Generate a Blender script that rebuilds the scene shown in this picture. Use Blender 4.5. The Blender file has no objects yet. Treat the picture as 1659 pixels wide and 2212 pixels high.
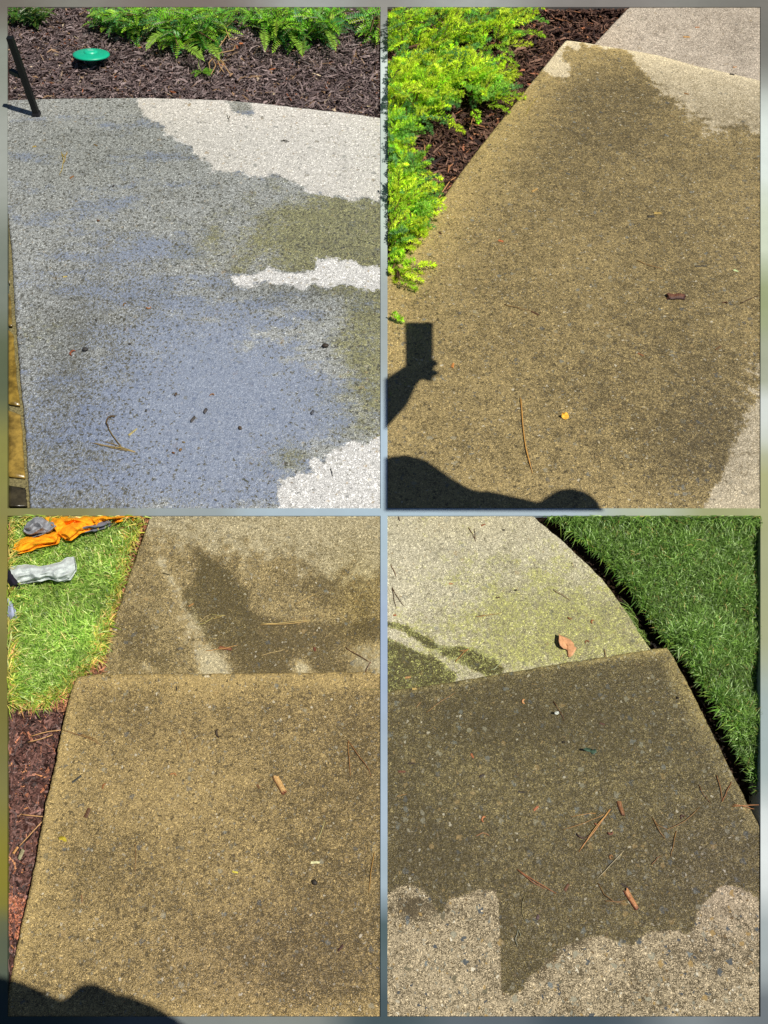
import bpy, bmesh, math, random
import numpy as np
from mathutils import Vector, noise as mnoise
R = math.radians
random.seed(7); rng = np.random.default_rng(11)
S = bpy.context.scene
COL = S.collection

# ---------------------------------------------------------------- camera
W, H = 1659.0, 2212.0                       # picture plane units used for measuring
PITCH, DIST, TANV = R(55), 2.0, math.tan(R(31))
CAMZ = DIST*math.sin(PITCH); CAMY = -DIST*math.cos(PITCH)
cd = bpy.data.cameras.new('camera'); cam = bpy.data.objects.new('camera', cd); COL.objects.link(cam)
cam.location = (0, CAMY, CAMZ); cam.rotation_euler = (R(90)-PITCH, 0, 0)
cd.sensor_fit = 'VERTICAL'; cd.angle = 2*math.atan(TANV); cd.clip_start = .02; cd.clip_end = 300
S.camera = cam
S.render.resolution_x, S.render.resolution_y = 768, 1024
# ---------------------------------------------------------------- light
SUN = Vector((0.42, -0.20, 0.885)).normalized()          # towards the sun
w = bpy.data.worlds.new('World'); S.world = w; w.use_nodes = True
wn = w.node_tree; bg = wn.nodes['Background']
sky = wn.nodes.new('ShaderNodeTexSky'); sky.sky_type = 'NISHITA'; sky.sun_disc = False
sky.sun_elevation = math.asin(SUN.z); sky.sun_rotation = math.atan2(SUN.x, SUN.y)
wn.links.new(sky.outputs[0], bg.inputs[0]); bg.inputs[1].default_value = 0.05
sky.air_density = .7; sky.dust_density = .4; sky.altitude = 900
sd = bpy.data.lights.new('sun', 'SUN'); sd.energy = 5.0; sd.angle = R(.4); sd.color = (1, .955, .88)
so = bpy.data.objects.new('sun', sd); COL.objects.link(so)
so.rotation_euler = SUN.to_track_quat('Z', 'Y').to_euler()
S.view_settings.view_transform = 'Standard'; S.view_settings.look = 'None'
S.view_settings.exposure = 0.06; S.view_settings.gamma = 1

# ---------------------------------------------------------------- geometry helpers
cp, sp = math.cos(PITCH), math.sin(PITCH)
def at(px, py, z=0.0):
    """ground point seen at a measured picture position; arrays allowed"""
    px = np.asarray(px, float); py = np.asarray(py, float)
    sx = (px-W/2)/(H/2)*TANV; sy = (H/2-py)/(H/2)*TANV
    dx = sx; dy = cp + sy*sp; dz = -sp + sy*cp
    t = (z-CAMZ)/dz
    return np.stack([dx*t, CAMY+dy*t, dz*t+CAMZ], -1)
def proj(P):
    P = np.asarray(P, float)
    x = P[..., 0]; y = P[..., 1]-CAMY; z = P[..., 2]-CAMZ
    f = y*cp - z*sp; u = y*sp + z*cp
    return W/2 + x/f/TANV*H/2, H/2 - u/f/TANV*H/2
PLOT = {1: (16, 15, 822, 1098), 2: (837, 15, 1643, 1098), 3: (16, 1114, 822, 2196), 4: (837, 1114, 1643, 2196)}
def rim(x, y):
    e = np.full(np.shape(x), 1e9)
    for k, a in PLOT.items():
        ins = (x > a[0]-14) & (x < a[2]+14) & (y > a[1]-14) & (y < a[3]+14)
        e = np.where(ins, np.minimum.reduce([x-a[0], a[2]-x+(900 if k == 4 else 0), y-a[1], a[3]-y]), e)
    return e
def inplot(P, k):
    x, y = proj(P); a = PLOT[k]
    return (x > a[0]) & (x < a[2]) & (y > a[1]) & (y < a[3])
def z1(*p): return [(x*.504, y*.504) for x, y in p]
def z2(*p): return [(x*.504, 539.5+y*.504) for x, y in p]
def z3(*p): return [(822.8+x*.504, y*.504) for x, y in p]
def z4(*p): return [(822.8+x*.504, 539.5+y*.504) for x, y in p]
def z5(*p): return [(x*.504, 1099.3+y*.504) for x, y in p]
def z6(*p): return [(x*.504, 1645.6+y*.504) for x, y in p]
def z7(*p): return [(822.8+x*.504, 1099.3+y*.504) for x, y in p]
def z8(*p): return [(822.8+x*.504, 1645.6+y*.504) for x, y in p]

def sdist(x, y, poly):
    """signed distance (positive inside) to a polygon"""
    x = np.asarray(x, float); y = np.asarray(y, float)
    d = np.full(x.shape, 1e9); ins = np.zeros(x.shape, bool)
    n = len(poly)
    for i in range(n):
        ax, ay = poly[i]; bx, by = poly[(i+1) % n]
        ex, ey = bx-ax, by-ay; L = ex*ex+ey*ey+1e-9
        t = np.clip(((x-ax)*ex+(y-ay)*ey)/L, 0, 1)
        d = np.minimum(d, np.hypot(x-ax-t*ex, y-ay-t*ey))
        c = ((ay > y) != (by > y)) & (x < ex*(y-ay)/(ey if abs(ey) > 1e-9 else 1e-9)+ax)
        ins ^= c
    return np.where(ins, d, -d)
def gau(x, y, cx, cy, rx, ry, rot=0):
    c, s = math.cos(R(rot)), math.sin(R(rot)); dx, dy = x-cx, y-cy
    return np.exp(-(((dx*c+dy*s)/rx)**2 + ((-dx*s+dy*c)/ry)**2))
def sstep(a, b, x): t = np.clip((x-a)/(b-a), 0, 1); return t*t*(3-2*t)
def srgb(r, g, b):
    f = lambda c: (c/255/12.92) if c <= 10 else ((c/255+.055)/1.055)**2.4
    return (f(r), f(g), f(b))

def resample(pl, n):
    pl = np.array(pl, float); d = np.r_[0, np.cumsum(np.hypot(*np.diff(pl, axis=0).T))]
    t = np.linspace(0, d[-1], n)
    return np.stack([np.interp(t, d, pl[:, 0]), np.interp(t, d, pl[:, 1])], -1)
def coons(top, bot, left, right, nu, nv):
    T, B = resample(top, nu), resample(bot, nu); L, Rr = resample(left, nv), resample(right, nv)
    u = np.linspace(0, 1, nu)[None, :, None]; v = np.linspace(0, 1, nv)[:, None, None]
    return ((1-v)*T[None]+v*B[None] + (1-u)*L[:, None]+u*Rr[:, None]
            - ((1-u)*(1-v)*T[0]+u*(1-v)*T[-1]+(1-u)*v*B[0]+u*v*B[-1]))

def tag(o, label=None, cat=None, group=None, kind=None):
    if label: o['label'] = label
    if cat: o['category'] = cat
    if group: o['group'] = group
    if kind: o['kind'] = kind
    return o
def mesh_obj(name, V, F, mats, parent=None, attrs=None, smooth=True, mi=None):
    me = bpy.data.meshes.new(name)
    V = np.asarray(V, float)
    me.from_pydata(V.tolist() if len(V) < 20000 else V, [], F if isinstance(F, list) else F.tolist())
    if not isinstance(mats, (list, tuple)): mats = [mats]
    for m in mats: me.materials.append(m)
    if mi is not None: me.polygons.foreach_set('material_index', np.asarray(mi, np.int32))
    if smooth: me.polygons.foreach_set('use_smooth', np.ones(len(me.polygons), bool))
    for k, a in (attrs or {}).items():
        a = np.asarray(a, np.float32)
        if a.ndim == 1:
            at_ = me.attributes.new(k, 'FLOAT', 'POINT'); at_.data.foreach_set('value', a)
        else:
            at_ = me.attributes.new(k, 'FLOAT_COLOR', 'POINT')
            at_.data.foreach_set('color', np.c_[a, np.ones(len(a))].astype(np.float32).ravel())
    me.update()
    o = bpy.data.objects.new(name, me); COL.objects.link(o)
    if parent is not None:
        o.parent = parent; o.matrix_parent_inverse = parent.matrix_basis.inverted()
    return o
def empty(name, loc):
    o = bpy.data.objects.new(name, None); COL.objects.link(o); o.location = tuple(map(float, loc))
    o.empty_display_size = .03; return o
class MB:
    """collects triangles and quads for one mesh"""
    def __init__(s): s.V = []; s.F = []; s.C = []; s.n = 0
    def add(s, V, F, c=(1, 1, 1)):
        V = np.asarray(V, float).reshape(-1, 3); s.V.append(V)
        s.F += [tuple(i+s.n for i in f) for f in F]; s.C.append(np.tile(np.asarray(c, float), (len(V), 1))); s.n += len(V)
    def tube(s, pts, rad, c=(1, 1, 1), k=6, flat=1.0):
        P = [Vector(p) for p in pts]; n = len(P)
        if not hasattr(rad, '__len__'): rad = [rad]*n
        V = []
        for i in range(n):
            t = (P[min(i+1, n-1)]-P[max(i-1, 0)]).normalized()
            a = t.cross(Vector((0, 0, 1)));
            if a.length < 1e-3: a = Vector((1, 0, 0))
            a.normalize(); b = t.cross(a)
            for j in range(k):
                q = 2*math.pi*j/k; V.append(P[i]+a*math.cos(q)*rad[i]+b*math.sin(q)*rad[i]*flat)
        F = [(i*k+j, i*k+(j+1) % k, (i+1)*k+(j+1) % k, (i+1)*k+j) for i in range(n-1) for j in range(k)]
        F += [tuple(range(k))[::-1], tuple((n-1)*k+j for j in range(k))]
        s.add(V, F, c)
    def lathe(s, prof, c=(1, 1, 1), k=32, o=(0, 0, 0)):
        V = [(o[0]+r*math.cos(2*math.pi*j/k), o[1]+r*math.sin(2*math.pi*j/k), o[2]+z) for r, z in prof for j in range(k)]
        F = [(i*k+j, i*k+(j+1) % k, (i+1)*k+(j+1) % k, (i+1)*k+j) for i in range(len(prof)-1) for j in range(k)]
        s.add(V, F, c)
    def build(s, name, mat, parent=None, smooth=True):
        return mesh_obj(name, np.concatenate(s.V), s.F, mat, parent, {'col': np.concatenate(s.C)}, smooth)

# ---------------------------------------------------------------- materials
class NT:
    def __init__(s, name):
        s.m = bpy.data.materials.new(name); s.m.use_nodes = True; s.t = s.m.node_tree
        s.b = s.t.nodes['Principled BSDF']
    def n(s, typ, **kw):
        x = s.t.nodes.new(typ)
        for k, v in kw.items():
            if k in x.inputs and not hasattr(x, k): s.set(x.inputs[k], v)
            elif hasattr(x, k) : setattr(x, k, v)
            else: s.set(x.inputs[k], v)
        return x
    def set(s, inp, v):
        if isinstance(v, bpy.types.NodeSocket): s.t.links.new(v, inp)
        elif isinstance(v, (tuple, list)) and len(v) == 3 and inp.type == 'RGBA': inp.default_value = (*v, 1)
        else: inp.default_value = v
    def math(s, op, a, b=0.0, c=None, clamp=False):
        x = s.t.nodes.new('ShaderNodeMath'); x.operation = op; x.use_clamp = clamp
        s.set(x.inputs[0], a); s.set(x.inputs[1], b)
        if c is not None: s.set(x.inputs[2], c)
        return x.outputs[0]
    def mix(s, f, a, b, mode='MIX'):
        x = s.t.nodes.new('ShaderNodeMix'); x.data_type = 'RGBA'; x.blend_type = mode
        s.set(x.inputs[0], f); s.set(x.inputs[6], a); s.set(x.inputs[7], b); return x.outputs[2]
    def ss(s, v, a, b, lo=0., hi=1.):
        x = s.t.nodes.new('ShaderNodeMapRange'); x.interpolation_type = 'SMOOTHSTEP'
        for i, q in enumerate((v, a, b, lo, hi)): s.set(x.inputs[i], q)
        return x.outputs[0]
    def noise(s, co, scale, detail=2, rough=.5):
        x = s.t.nodes.new('ShaderNodeTexNoise'); s.set(x.inputs['Vector'], co)
        x.inputs['Scale'].default_value = scale; x.inputs['Detail'].default_value = detail; x.inputs['Roughness'].default_value = rough
        return x.outputs['Fac']
    def vor(s, co, scale, rnd=1.0, feature='F1'):
        x = s.t.nodes.new('ShaderNodeTexVoronoi'); s.set(x.inputs['Vector'], co); x.feature = feature
        x.inputs['Scale'].default_value = scale; x.inputs['Randomness'].default_value = rnd
        return x
    def attr(s, name):
        x = s.t.nodes.new('ShaderNodeAttribute'); x.attribute_name = name; return x
    def ramp(s, f, stops, interp='LINEAR'):
        x = s.t.nodes.new('ShaderNodeValToRGB'); x.color_ramp.interpolation = interp
        e = x.color_ramp.elements
        while len(e) < len(stops): e.new(.5)
        for q, (p, c) in zip(e, stops): q.position = p; q.color = (*c, 1)
        s.set(x.inputs[0], f); return x.outputs[0]
    def co(s):
        x = s.t.nodes.new('ShaderNodeTexCoord'); return x.outputs['Object']
    def bump(s, h, strength, dist, normal=None):
        x = s.t.nodes.new('ShaderNodeBump'); s.set(x.inputs['Height'], h)
        x.inputs['Strength'].default_value = strength; x.inputs['Distance'].default_value = dist
        if normal is not None: s.set(x.inputs['Normal'], normal)
        return x.outputs[0]

def concrete(name, dryL, dryD, wetL, wetD, mossL=None, k=1.0, rag=1.0, stone_dry=.5, stone_wet=.5, wet_rough=.45, film=0.0, T0=.395, T1=.20, bumpk=1.0, big=.88, TW=.02, fr=.25, mossdry=False, blue=None):
    """wet/dry concrete: attributes wet (signed), moss 0..1 (share of dark grains), film 0..1, tint colour"""
    m = NT(name); co0 = m.co()
    wob = m.n('ShaderNodeTexNoise'); m.set(wob.inputs['Vector'], co0); wob.inputs['Scale'].default_value = 130/k; wob.inputs['Detail'].default_value = 2
    vm_ = m.n('ShaderNodeVectorMath'); vm_.operation = 'MULTIPLY_ADD'; m.set(vm_.inputs[0], wob.outputs['Color']); vm_.inputs[1].default_value = (.012*k,)*3; m.set(vm_.inputs[2], co0)
    co = co0; cw = vm_.outputs[0]
    wv = m.attr('wet').outputs['Fac']; mv = m.attr('moss').outputs['Fac']; fv = m.attr('film').outputs['Fac']
    tint = m.attr('tint').outputs['Color']
    n1 = m.noise(co, 34/k, 4, .65); n2 = m.noise(co, 130/k, 3, .7); n3 = m.noise(co, 600/k, 3, .7); n0 = m.noise(co, 15/k, 5, .65)
    low = m.noise(co, 5/k, 4, .6)
    x = m.math('ADD', wv, m.math('MULTIPLY', m.math('SUBTRACT', n1, .5), 3.2*rag))
    x = m.math('ADD', x, m.math('MULTIPLY', m.math('SUBTRACT', n2, .5), 2.6*rag))
    x = m.math('ADD', x, m.math('MULTIPLY', m.math('SUBTRACT', n0, .5), 2.2*rag))
    A = m.ss(x, -fr, fr)
    vs = m.vor(cw, 520/k); vm = m.vor(cw, 170/k); vl = m.vor(cw, 62/k)
    sep = lambda c: m.n('ShaderNodeSeparateColor', Color=c)
    rs, rm, rl = sep(vs.outputs['Color']), sep(vm.outputs['Color']), sep(vl.outputs['Color'])
    sp = m.math('ADD', m.math('MULTIPLY', n3, .60), m.math('ADD', m.math('MULTIPLY', n2, .28), m.math('MULTIPLY', rs.outputs[0], .12)))
    Mv = m.math('ADD', mv, m.math('MULTIPLY', m.math('SUBTRACT', low, .5), .6))
    Mv = m.math('ADD', Mv, m.math('MULTIPLY', m.math('SUBTRACT', n1, .5), 1.15))
    T = m.math('ADD', m.math('ADD', T0, m.math('MULTIPLY', A, TW)), m.math('MULTIPLY', Mv, T1))
    D = m.ss(m.math('SUBTRACT', sp, T), .065, -.065)
    cl = m.mix(A, dryL, wetL); cdk = m.mix(A, dryD, wetD)
    if mossL is not None:
        mm = m.ss(m.math('ADD', mv, m.math('ADD', m.math('MULTIPLY', m.math('SUBTRACT', n2, .5), .9), m.math('MULTIPLY', m.math('SUBTRACT', n0, .5), 1.0))), .3, .62)
        if not mossdry: mm = m.math('MULTIPLY', mm, A)
        cl = m.mix(mm, cl, mossL)
    base = m.mix(D, cl, cdk)
    g = m.math('ADD', m.ss(rs.outputs[1], 0, 1, .74, 1.18), m.ss(rs.outputs[1], .88, .93, 0, .55)); g = m.math('MULTIPLY', g, m.ss(n3, .3, .7, .72, 1.28))
    cmb = m.n('ShaderNodeCombineColor'); [m.set(cmb.inputs[i], g) for i in range(3)]
    base = m.mix(1.0, base, cmb.outputs[0], 'MULTIPLY')
    vp = m.vor(cw, 78/k); rp = sep(vp.outputs['Color'])
    p2_ = m.math('MULTIPLY', m.ss(rp.outputs[0], .62, .64), m.ss(m.math('ADD', vp.outputs['Distance'], m.math('MULTIPLY', m.math('SUBTRACT', n2, .5), .8)), .30, .19))
    base = m.mix(m.math('MULTIPLY', p2_, m.math('ADD', .36, m.math('MULTIPLY', A, .44))), base, tuple(q*.7 for q in wetD))
    pits = m.ss(m.math('ADD', m.math('MULTIPLY', n2, .7), m.math('MULTIPLY', n3, .3)), .40, .33)
    base = m.mix(m.math('MULTIPLY', pits, .75), base, tuple(q*.6 for q in wetD))
    sm = m.math('MULTIPLY', m.ss(rm.outputs[0], .83, .85), m.ss(vm.outputs['Distance'], .46, .36))
    sc_ = m.ramp(rm.outputs[1], [(0, srgb(74, 78, 80)), (.2, srgb(128, 126, 110)), (.5, srgb(160, 134, 84)), (.68, srgb(112, 92, 60)), (.78, srgb(172, 164, 142)), (.92, srgb(214, 206, 182))], 'CONSTANT')
    samt = m.math('ADD', stone_dry, m.math('MULTIPLY', A, stone_wet-stone_dry))
    base = m.mix(m.math('MULTIPLY', sm, samt), base, sc_)
    lm = m.math('MULTIPLY', m.ss(rl.outputs[0], big, big+.015), m.ss(m.math('ADD', vl.outputs['Distance'], m.math('MULTIPLY', m.math('SUBTRACT', n2, .5), .9)), .34, .27))
    lc_ = m.ramp(rl.outputs[1], [(0, srgb(78, 84, 86)), (.25, srgb(104, 98, 76)), (.5, srgb(150, 146, 124)), (.7, srgb(160, 134, 84)), (.85, srgb(116, 122, 118))], 'CONSTANT')
    base = m.mix(m.math('MULTIPLY', m.math('MULTIPLY', lm, .95), samt), base, lc_)
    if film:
        mpp = m.n('ShaderNodeMapping'); m.set(mpp.inputs[0], co); mpp.inputs['Scale'].default_value = (1, .55, 1); mpp.inputs['Rotation'].default_value = (0, 0, .15)
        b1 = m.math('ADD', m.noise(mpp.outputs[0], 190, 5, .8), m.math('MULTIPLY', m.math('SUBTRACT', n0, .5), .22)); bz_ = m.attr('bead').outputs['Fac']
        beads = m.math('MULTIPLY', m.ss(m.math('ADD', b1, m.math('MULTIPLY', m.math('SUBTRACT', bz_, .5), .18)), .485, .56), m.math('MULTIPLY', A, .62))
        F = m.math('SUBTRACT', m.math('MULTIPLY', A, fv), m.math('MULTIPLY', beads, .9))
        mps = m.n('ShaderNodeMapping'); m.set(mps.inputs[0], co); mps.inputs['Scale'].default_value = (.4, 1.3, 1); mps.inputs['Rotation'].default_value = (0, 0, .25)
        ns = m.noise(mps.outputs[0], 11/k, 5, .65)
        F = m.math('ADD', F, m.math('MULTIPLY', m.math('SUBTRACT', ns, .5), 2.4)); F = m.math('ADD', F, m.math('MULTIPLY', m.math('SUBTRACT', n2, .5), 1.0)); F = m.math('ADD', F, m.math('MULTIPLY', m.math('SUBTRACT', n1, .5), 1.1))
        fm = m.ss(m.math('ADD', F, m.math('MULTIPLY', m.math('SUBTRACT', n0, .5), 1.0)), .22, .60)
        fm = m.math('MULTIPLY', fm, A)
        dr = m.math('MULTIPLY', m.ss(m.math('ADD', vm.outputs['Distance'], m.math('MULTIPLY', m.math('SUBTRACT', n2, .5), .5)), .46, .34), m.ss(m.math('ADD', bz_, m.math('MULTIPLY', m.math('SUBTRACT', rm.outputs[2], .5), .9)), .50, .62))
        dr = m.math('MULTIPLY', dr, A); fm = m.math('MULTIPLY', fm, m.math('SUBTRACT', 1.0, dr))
        base = m.mix(beads, base, srgb(74, 72, 58))
        if blue is not None: base = m.mix(m.math('MULTIPLY', fm, .52), base, blue)  # sky reflection painted into the base colour where the film lies
        base = m.mix(m.math('MULTIPLY', dr, .75), base, srgb(70, 67, 54))
    base = m.mix(1.0, base, tint, 'MULTIPLY')
    m.set(m.b.inputs['Base Color'], base)
    hgt = m.math('ADD', m.math('MULTIPLY', n3, .8), m.math('ADD', m.math('MULTIPLY', n2, 1.5), m.math('MULTIPLY', m.ss(vs.outputs['Distance'], .1, .7), -.6)))
    soft = m.bump(hgt, .8, .0015*k*bumpk)
    m.set(m.b.inputs['Normal'], soft)
    m.set(m.b.inputs['Roughness'], m.math('ADD', m.math('MULTIPLY', A, wet_rough-.86), .86))
    m.b.inputs['Specular IOR Level'].default_value = .5
    if film:
        m.set(m.b.inputs['Coat Weight'], m.math('MULTIPLY', fm, film))
        m.b.inputs['Coat Roughness'].default_value = .10
        m.b.inputs['Coat IOR'].default_value = 2.2
        m.set(m.b.inputs['Coat Normal'], m.bump(m.math('ADD', n2, m.math('MULTIPLY', n1, .6)), .35, .0020*k))
    return m.m

def leafmat(name, trans=.35, rough=.45, spec=.4):
    m = NT(name); a = m.attr('col').outputs['Color']; co = m.co()
    n = m.noise(co, 60, 2); v = m.ss(n, .3, .7, .8, 1.2)
    c = m.n('ShaderNodeCombineColor'); [m.set(c.inputs[i], v) for i in range(3)]
    col = m.mix(1.0, a, c.outputs[0], 'MULTIPLY')
    m.set(m.b.inputs['Base Color'], col); m.b.inputs['Roughness'].default_value = rough
    m.b.inputs['Specular IOR Level'].default_value = spec
    tr = m.n('ShaderNodeBsdfTranslucent'); m.set(tr.inputs['Color'], col)
    mx = m.n('ShaderNodeMixShader'); mx.inputs[0].default_value = trans
    m.t.links.new(m.b.outputs[0], mx.inputs[1]); m.t.links.new(tr.outputs[0], mx.inputs[2])
    m.t.links.new(mx.outputs[0], m.t.nodes['Material Output'].inputs[0])
    return m.m
def plain(name, rough=.7, spec=.3, nscale=150, amp=.35, bumpd=.0008, bstr=.6, coat=0, aniso=None):
    """colour comes from the col attribute, broken up by noise"""
    m = NT(name); a = m.attr('col').outputs['Color']; co = m.co()
    if aniso: mp = m.n('ShaderNodeMapping'); m.set(mp.inputs[0], co); mp.inputs['Scale'].default_value = aniso; co = mp.outputs[0]
    n = m.noise(co, nscale, 4, .65); v = m.ss(n, .3, .7, 1-amp, 1+amp)
    c = m.n('ShaderNodeCombineColor'); [m.set(c.inputs[i], v) for i in range(3)]
    m.set(m.b.inputs['Base Color'], m.mix(1.0, a, c.outputs[0], 'MULTIPLY'))
    m.b.inputs['Roughness'].default_value = rough; m.b.inputs['Specular IOR Level'].default_value = spec
    m.b.inputs['Coat Weight'].default_value = coat; m.b.inputs['Coat Roughness'].default_value = .15
    m.set(m.b.inputs['Normal'], m.bump(n, bstr, bumpd))
    return m.m

M_soil = plain('soil', .95, .1, 90, .5, .006, .9)
M_mulch = plain('mulch_wood', .75, .25, 220, .45, .001, .7)
M_mulchw = plain('wet_mulch_wood', .55, .4, 220, .45, .001, .7)
M_grass = leafmat('grass_blade', .3, .4, .45)
M_yew = leafmat('yew_needles', .45, .4, .5)
M_jun = leafmat('juniper_needles', .5, .55, .3)
M_wood = plain('litter_wood', .6, .35, 400, .4, .0006, .7)
M_needle = plain('dry_needle', .5, .4, 500, .2, .0002, .3)
M_strip = plain('strip_border', .85, .2, 14, .03, .0003, .2)
M_ground = plain('far_ground', .95, .1, 6, .35, .01, .5)
M_metal = plain('black_painted_metal', .55, .35, 300, .3, .0003, .3)
M_green = plain('green_plastic', .38, .5, 60, .06, .0003, .2)
M_stone = plain('wet_flagstone', .35, .5, 26, .55, .003, .6, .25)
M_mortar = plain('mortar', .8, .3, 160, .5, .002, .9)
M_cloth = plain('towel_cloth', .95, .1, 900, .16, .0012, .8)
M_skin = plain('skin_and_cloth', .8, .2, 60, .1, .001, .2)

# ================================================================ THE SETTING
g = mesh_obj('ground', [(-60, -60, -.16), (60, -60, -.16), (60, 60, -.16), (-60, 60, -.16)], [(0, 1, 2, 3)], M_ground,
             attrs={'col': np.tile(srgb(90, 92, 75), (4, 1))}); tag(g, kind='structure')

SAMP = [(0, 5, 105, 100, 92), (400, 5, 112, 102, 96), (830, 5, 135, 133, 128), (1300, 5, 122, 118, 114), (1655, 5, 112, 110, 104),
        (8, 120, 130, 136, 126), (8, 330, 150, 155, 148), (8, 600, 112, 120, 110), (8, 800, 82, 92, 70), (8, 1000, 125, 124, 66), (8, 1200, 128, 122, 62),
        (8, 1500, 108, 104, 52), (8, 1900, 122, 116, 42), (8, 2050, 80, 88, 70), (8, 2190, 66, 80, 78),
        (830, 60, 140, 146, 144), (830, 150, 200, 212, 210), (830, 400, 185, 198, 192), (830, 700, 150, 160, 160), (830, 1000, 165, 185, 200),
        (400, 1106, 140, 150, 152), (120, 1106, 120, 120, 80), (620, 1106, 158, 175, 185), (830, 1106, 160, 180, 192), (1200, 1106, 160, 176, 186), (1400, 1106, 160, 170, 150), (1560, 1106, 145, 150, 108),
        (830, 1400, 150, 168, 192), (830, 1750, 158, 176, 192), (830, 1900, 150, 168, 180), (830, 2010, 74, 92, 96), (830, 2205, 62, 78, 84),
        (1651, 60, 108, 108, 102), (1651, 330, 205, 215, 210), (1651, 500, 190, 200, 180), (1651, 650, 140, 150, 112), (1651, 800, 150, 156, 135), (1651, 880, 195, 202, 198),
        (1651, 1060, 155, 158, 115), (1651, 1300, 150, 155, 120), (1651, 1600, 150, 165, 165), (1651, 1850, 205, 212, 212), (1651, 2050, 150, 160, 162), (1651, 2200, 98, 106, 112),
        (400, 2205, 118, 124, 122), (620, 2205, 122, 128, 124), (1050, 2205, 84, 94, 102), (1250, 2205, 60, 74, 84)]
def strip_cols(P):
    c = np.zeros((len(P), 3)); ws = np.zeros(len(P))
    for x, y, r, g_, b in SAMP:
        wt = 1/(((P[:, 0]-x)**2+(P[:, 1]-y)**2)+60)**1.6
        c += wt[:, None]*np.array(srgb(r, g_, b)); ws += wt
    return c/ws[:, None]
def strip(x0, y0, x1, y1, zt=.003):  # gaps and margins around the four views, built as ground strips, not paving
    nu = max(2, int(abs(x1-x0)/40)+1); nv = max(2, int(abs(y1-y0)/40)+1)
    X, Y = np.meshgrid(np.linspace(x0, x1, nu), np.linspace(y0, y1, nv)); P = np.stack([X.ravel(), Y.ravel()], -1)
    top = at(P[:, 0], P[:, 1], zt); n = len(P); bot = top.copy(); bot[:, 2] = -.165
    F = []
    for j in range(nv-1):
        for i in range(nu-1):
            a = j*nu+i; F.append((a, a+nu, a+nu+1, a+1))
    loop = [i for i in range(nu)] + [j*nu+nu-1 for j in range(1, nv)] + [(nv-1)*nu+i for i in range(nu-2, -1, -1)] + [j*nu for j in range(nv-2, 0, -1)]
    for a, b in zip(loop, loop[1:]+loop[:1]): F.append((a, b, b+n, a+n))
    cc = strip_cols(P)*.84
    o = mesh_obj('border_strip', np.r_[top, bot], F, M_strip, attrs={'col': np.r_[cc, cc]}, smooth=False); tag(o, kind='structure')
strip(-80, -60, 1740, 15); strip(-80, 15, 16, 2196); strip(1643, 15, 1740, 2196); strip(-80, 2196, 1740, 2290)
strip(822, 15, 837, 1098); strip(822, 1114, 837, 2196); strip(16, 1098, 1643, 1114)

def slab(name, mat, top, bot, left, right, zf, attr, free, nu=200, nv=260, rad=.008, depth=.12, rgh=.0012):
    """concrete slab: curved outline, rounded and slightly chipped free edges, real thickness"""
    G = coons(top, bot, left, right, nu, nv)
    P = G.reshape(-1, 2); z = zf(P[:, 0], P[:, 1])
    sx = (P[:, 0]-W/2)/(H/2)*TANV
    V = np.array(at(P[:, 0], P[:, 1], 0)); V = np.stack([at(P[:, 0], P[:, 1], z)], 0)[0]
    idx = np.arange(nu*nv).reshape(nv, nu)
    F = np.stack([idx[:-1, :-1], idx[1:, :-1], idx[1:, 1:], idx[:-1, 1:]], -1).reshape(-1, 4).tolist()
    sides = {'top': idx[0, :], 'right': idx[:, -1], 'bottom': idx[-1, ::-1], 'left': idx[::-1, 0]}   # clockwise loop in the picture
    A = attr(P[:, 0], P[:, 1])
    chain = []
    for s_ in free:
        q = list(sides[s_]); chain += q if not chain else q[1:]
    ch = np.array(chain); C = V[ch][:, :2]; n = len(ch)
    T = np.gradient(C, axis=0); 
    for _ in range(6): T[1:-1] = (T[:-2]+T[1:-1]*2+T[2:])/4
    T /= np.linalg.norm(T, axis=1, keepdims=True)+1e-9
    N = np.stack([-T[:, 1], T[:, 0]], -1)
    j = np.array([mnoise.noise(Vector((c[0]*45, c[1]*45, 3)))*1.0+mnoise.noise(Vector((c[0]*160, c[1]*160, 9)))*.7 for c in C])*rgh
    rings = []; allV = [V]; cnt = len(V)
    V[ch, :2] += N*j[:, None]*.6
    srcs = []
    for a in (22, 45, 68, 90):
        rr = V[ch].copy(); rr[:, :2] += N*((rad*math.sin(R(a)))+j*.8)[:, None]; rr[:, 2] -= rad*(1-math.cos(R(a)))
        allV.append(rr); rings.append(np.arange(cnt, cnt+n)); cnt += n
    rr = allV[-1].copy(); rr[:, 2] = -.16; allV.append(rr); rings.append(np.arange(cnt, cnt+n)); cnt += n
    prev = ch
    for r_ in rings:
        F += np.stack([prev[:-1], prev[1:], r_[1:], r_[:-1]], -1).tolist(); prev = r_
    full = {k: np.concatenate([v]+[v[ch]]*len(rings)) for k, v in A.items()}
    o = mesh_obj(name, np.concatenate(allV), F, mat, attrs=full); tag(o, kind='structure'); return o
def lerp3(x, pts): xs, c = zip(*pts); return x
ones = lambda x: np.ones((len(x), 3))
def tintmul(t, amt, col): return t*(1+(np.array(col)[None]-1)*np.clip(amt, 0, 1)[:, None])

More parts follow.
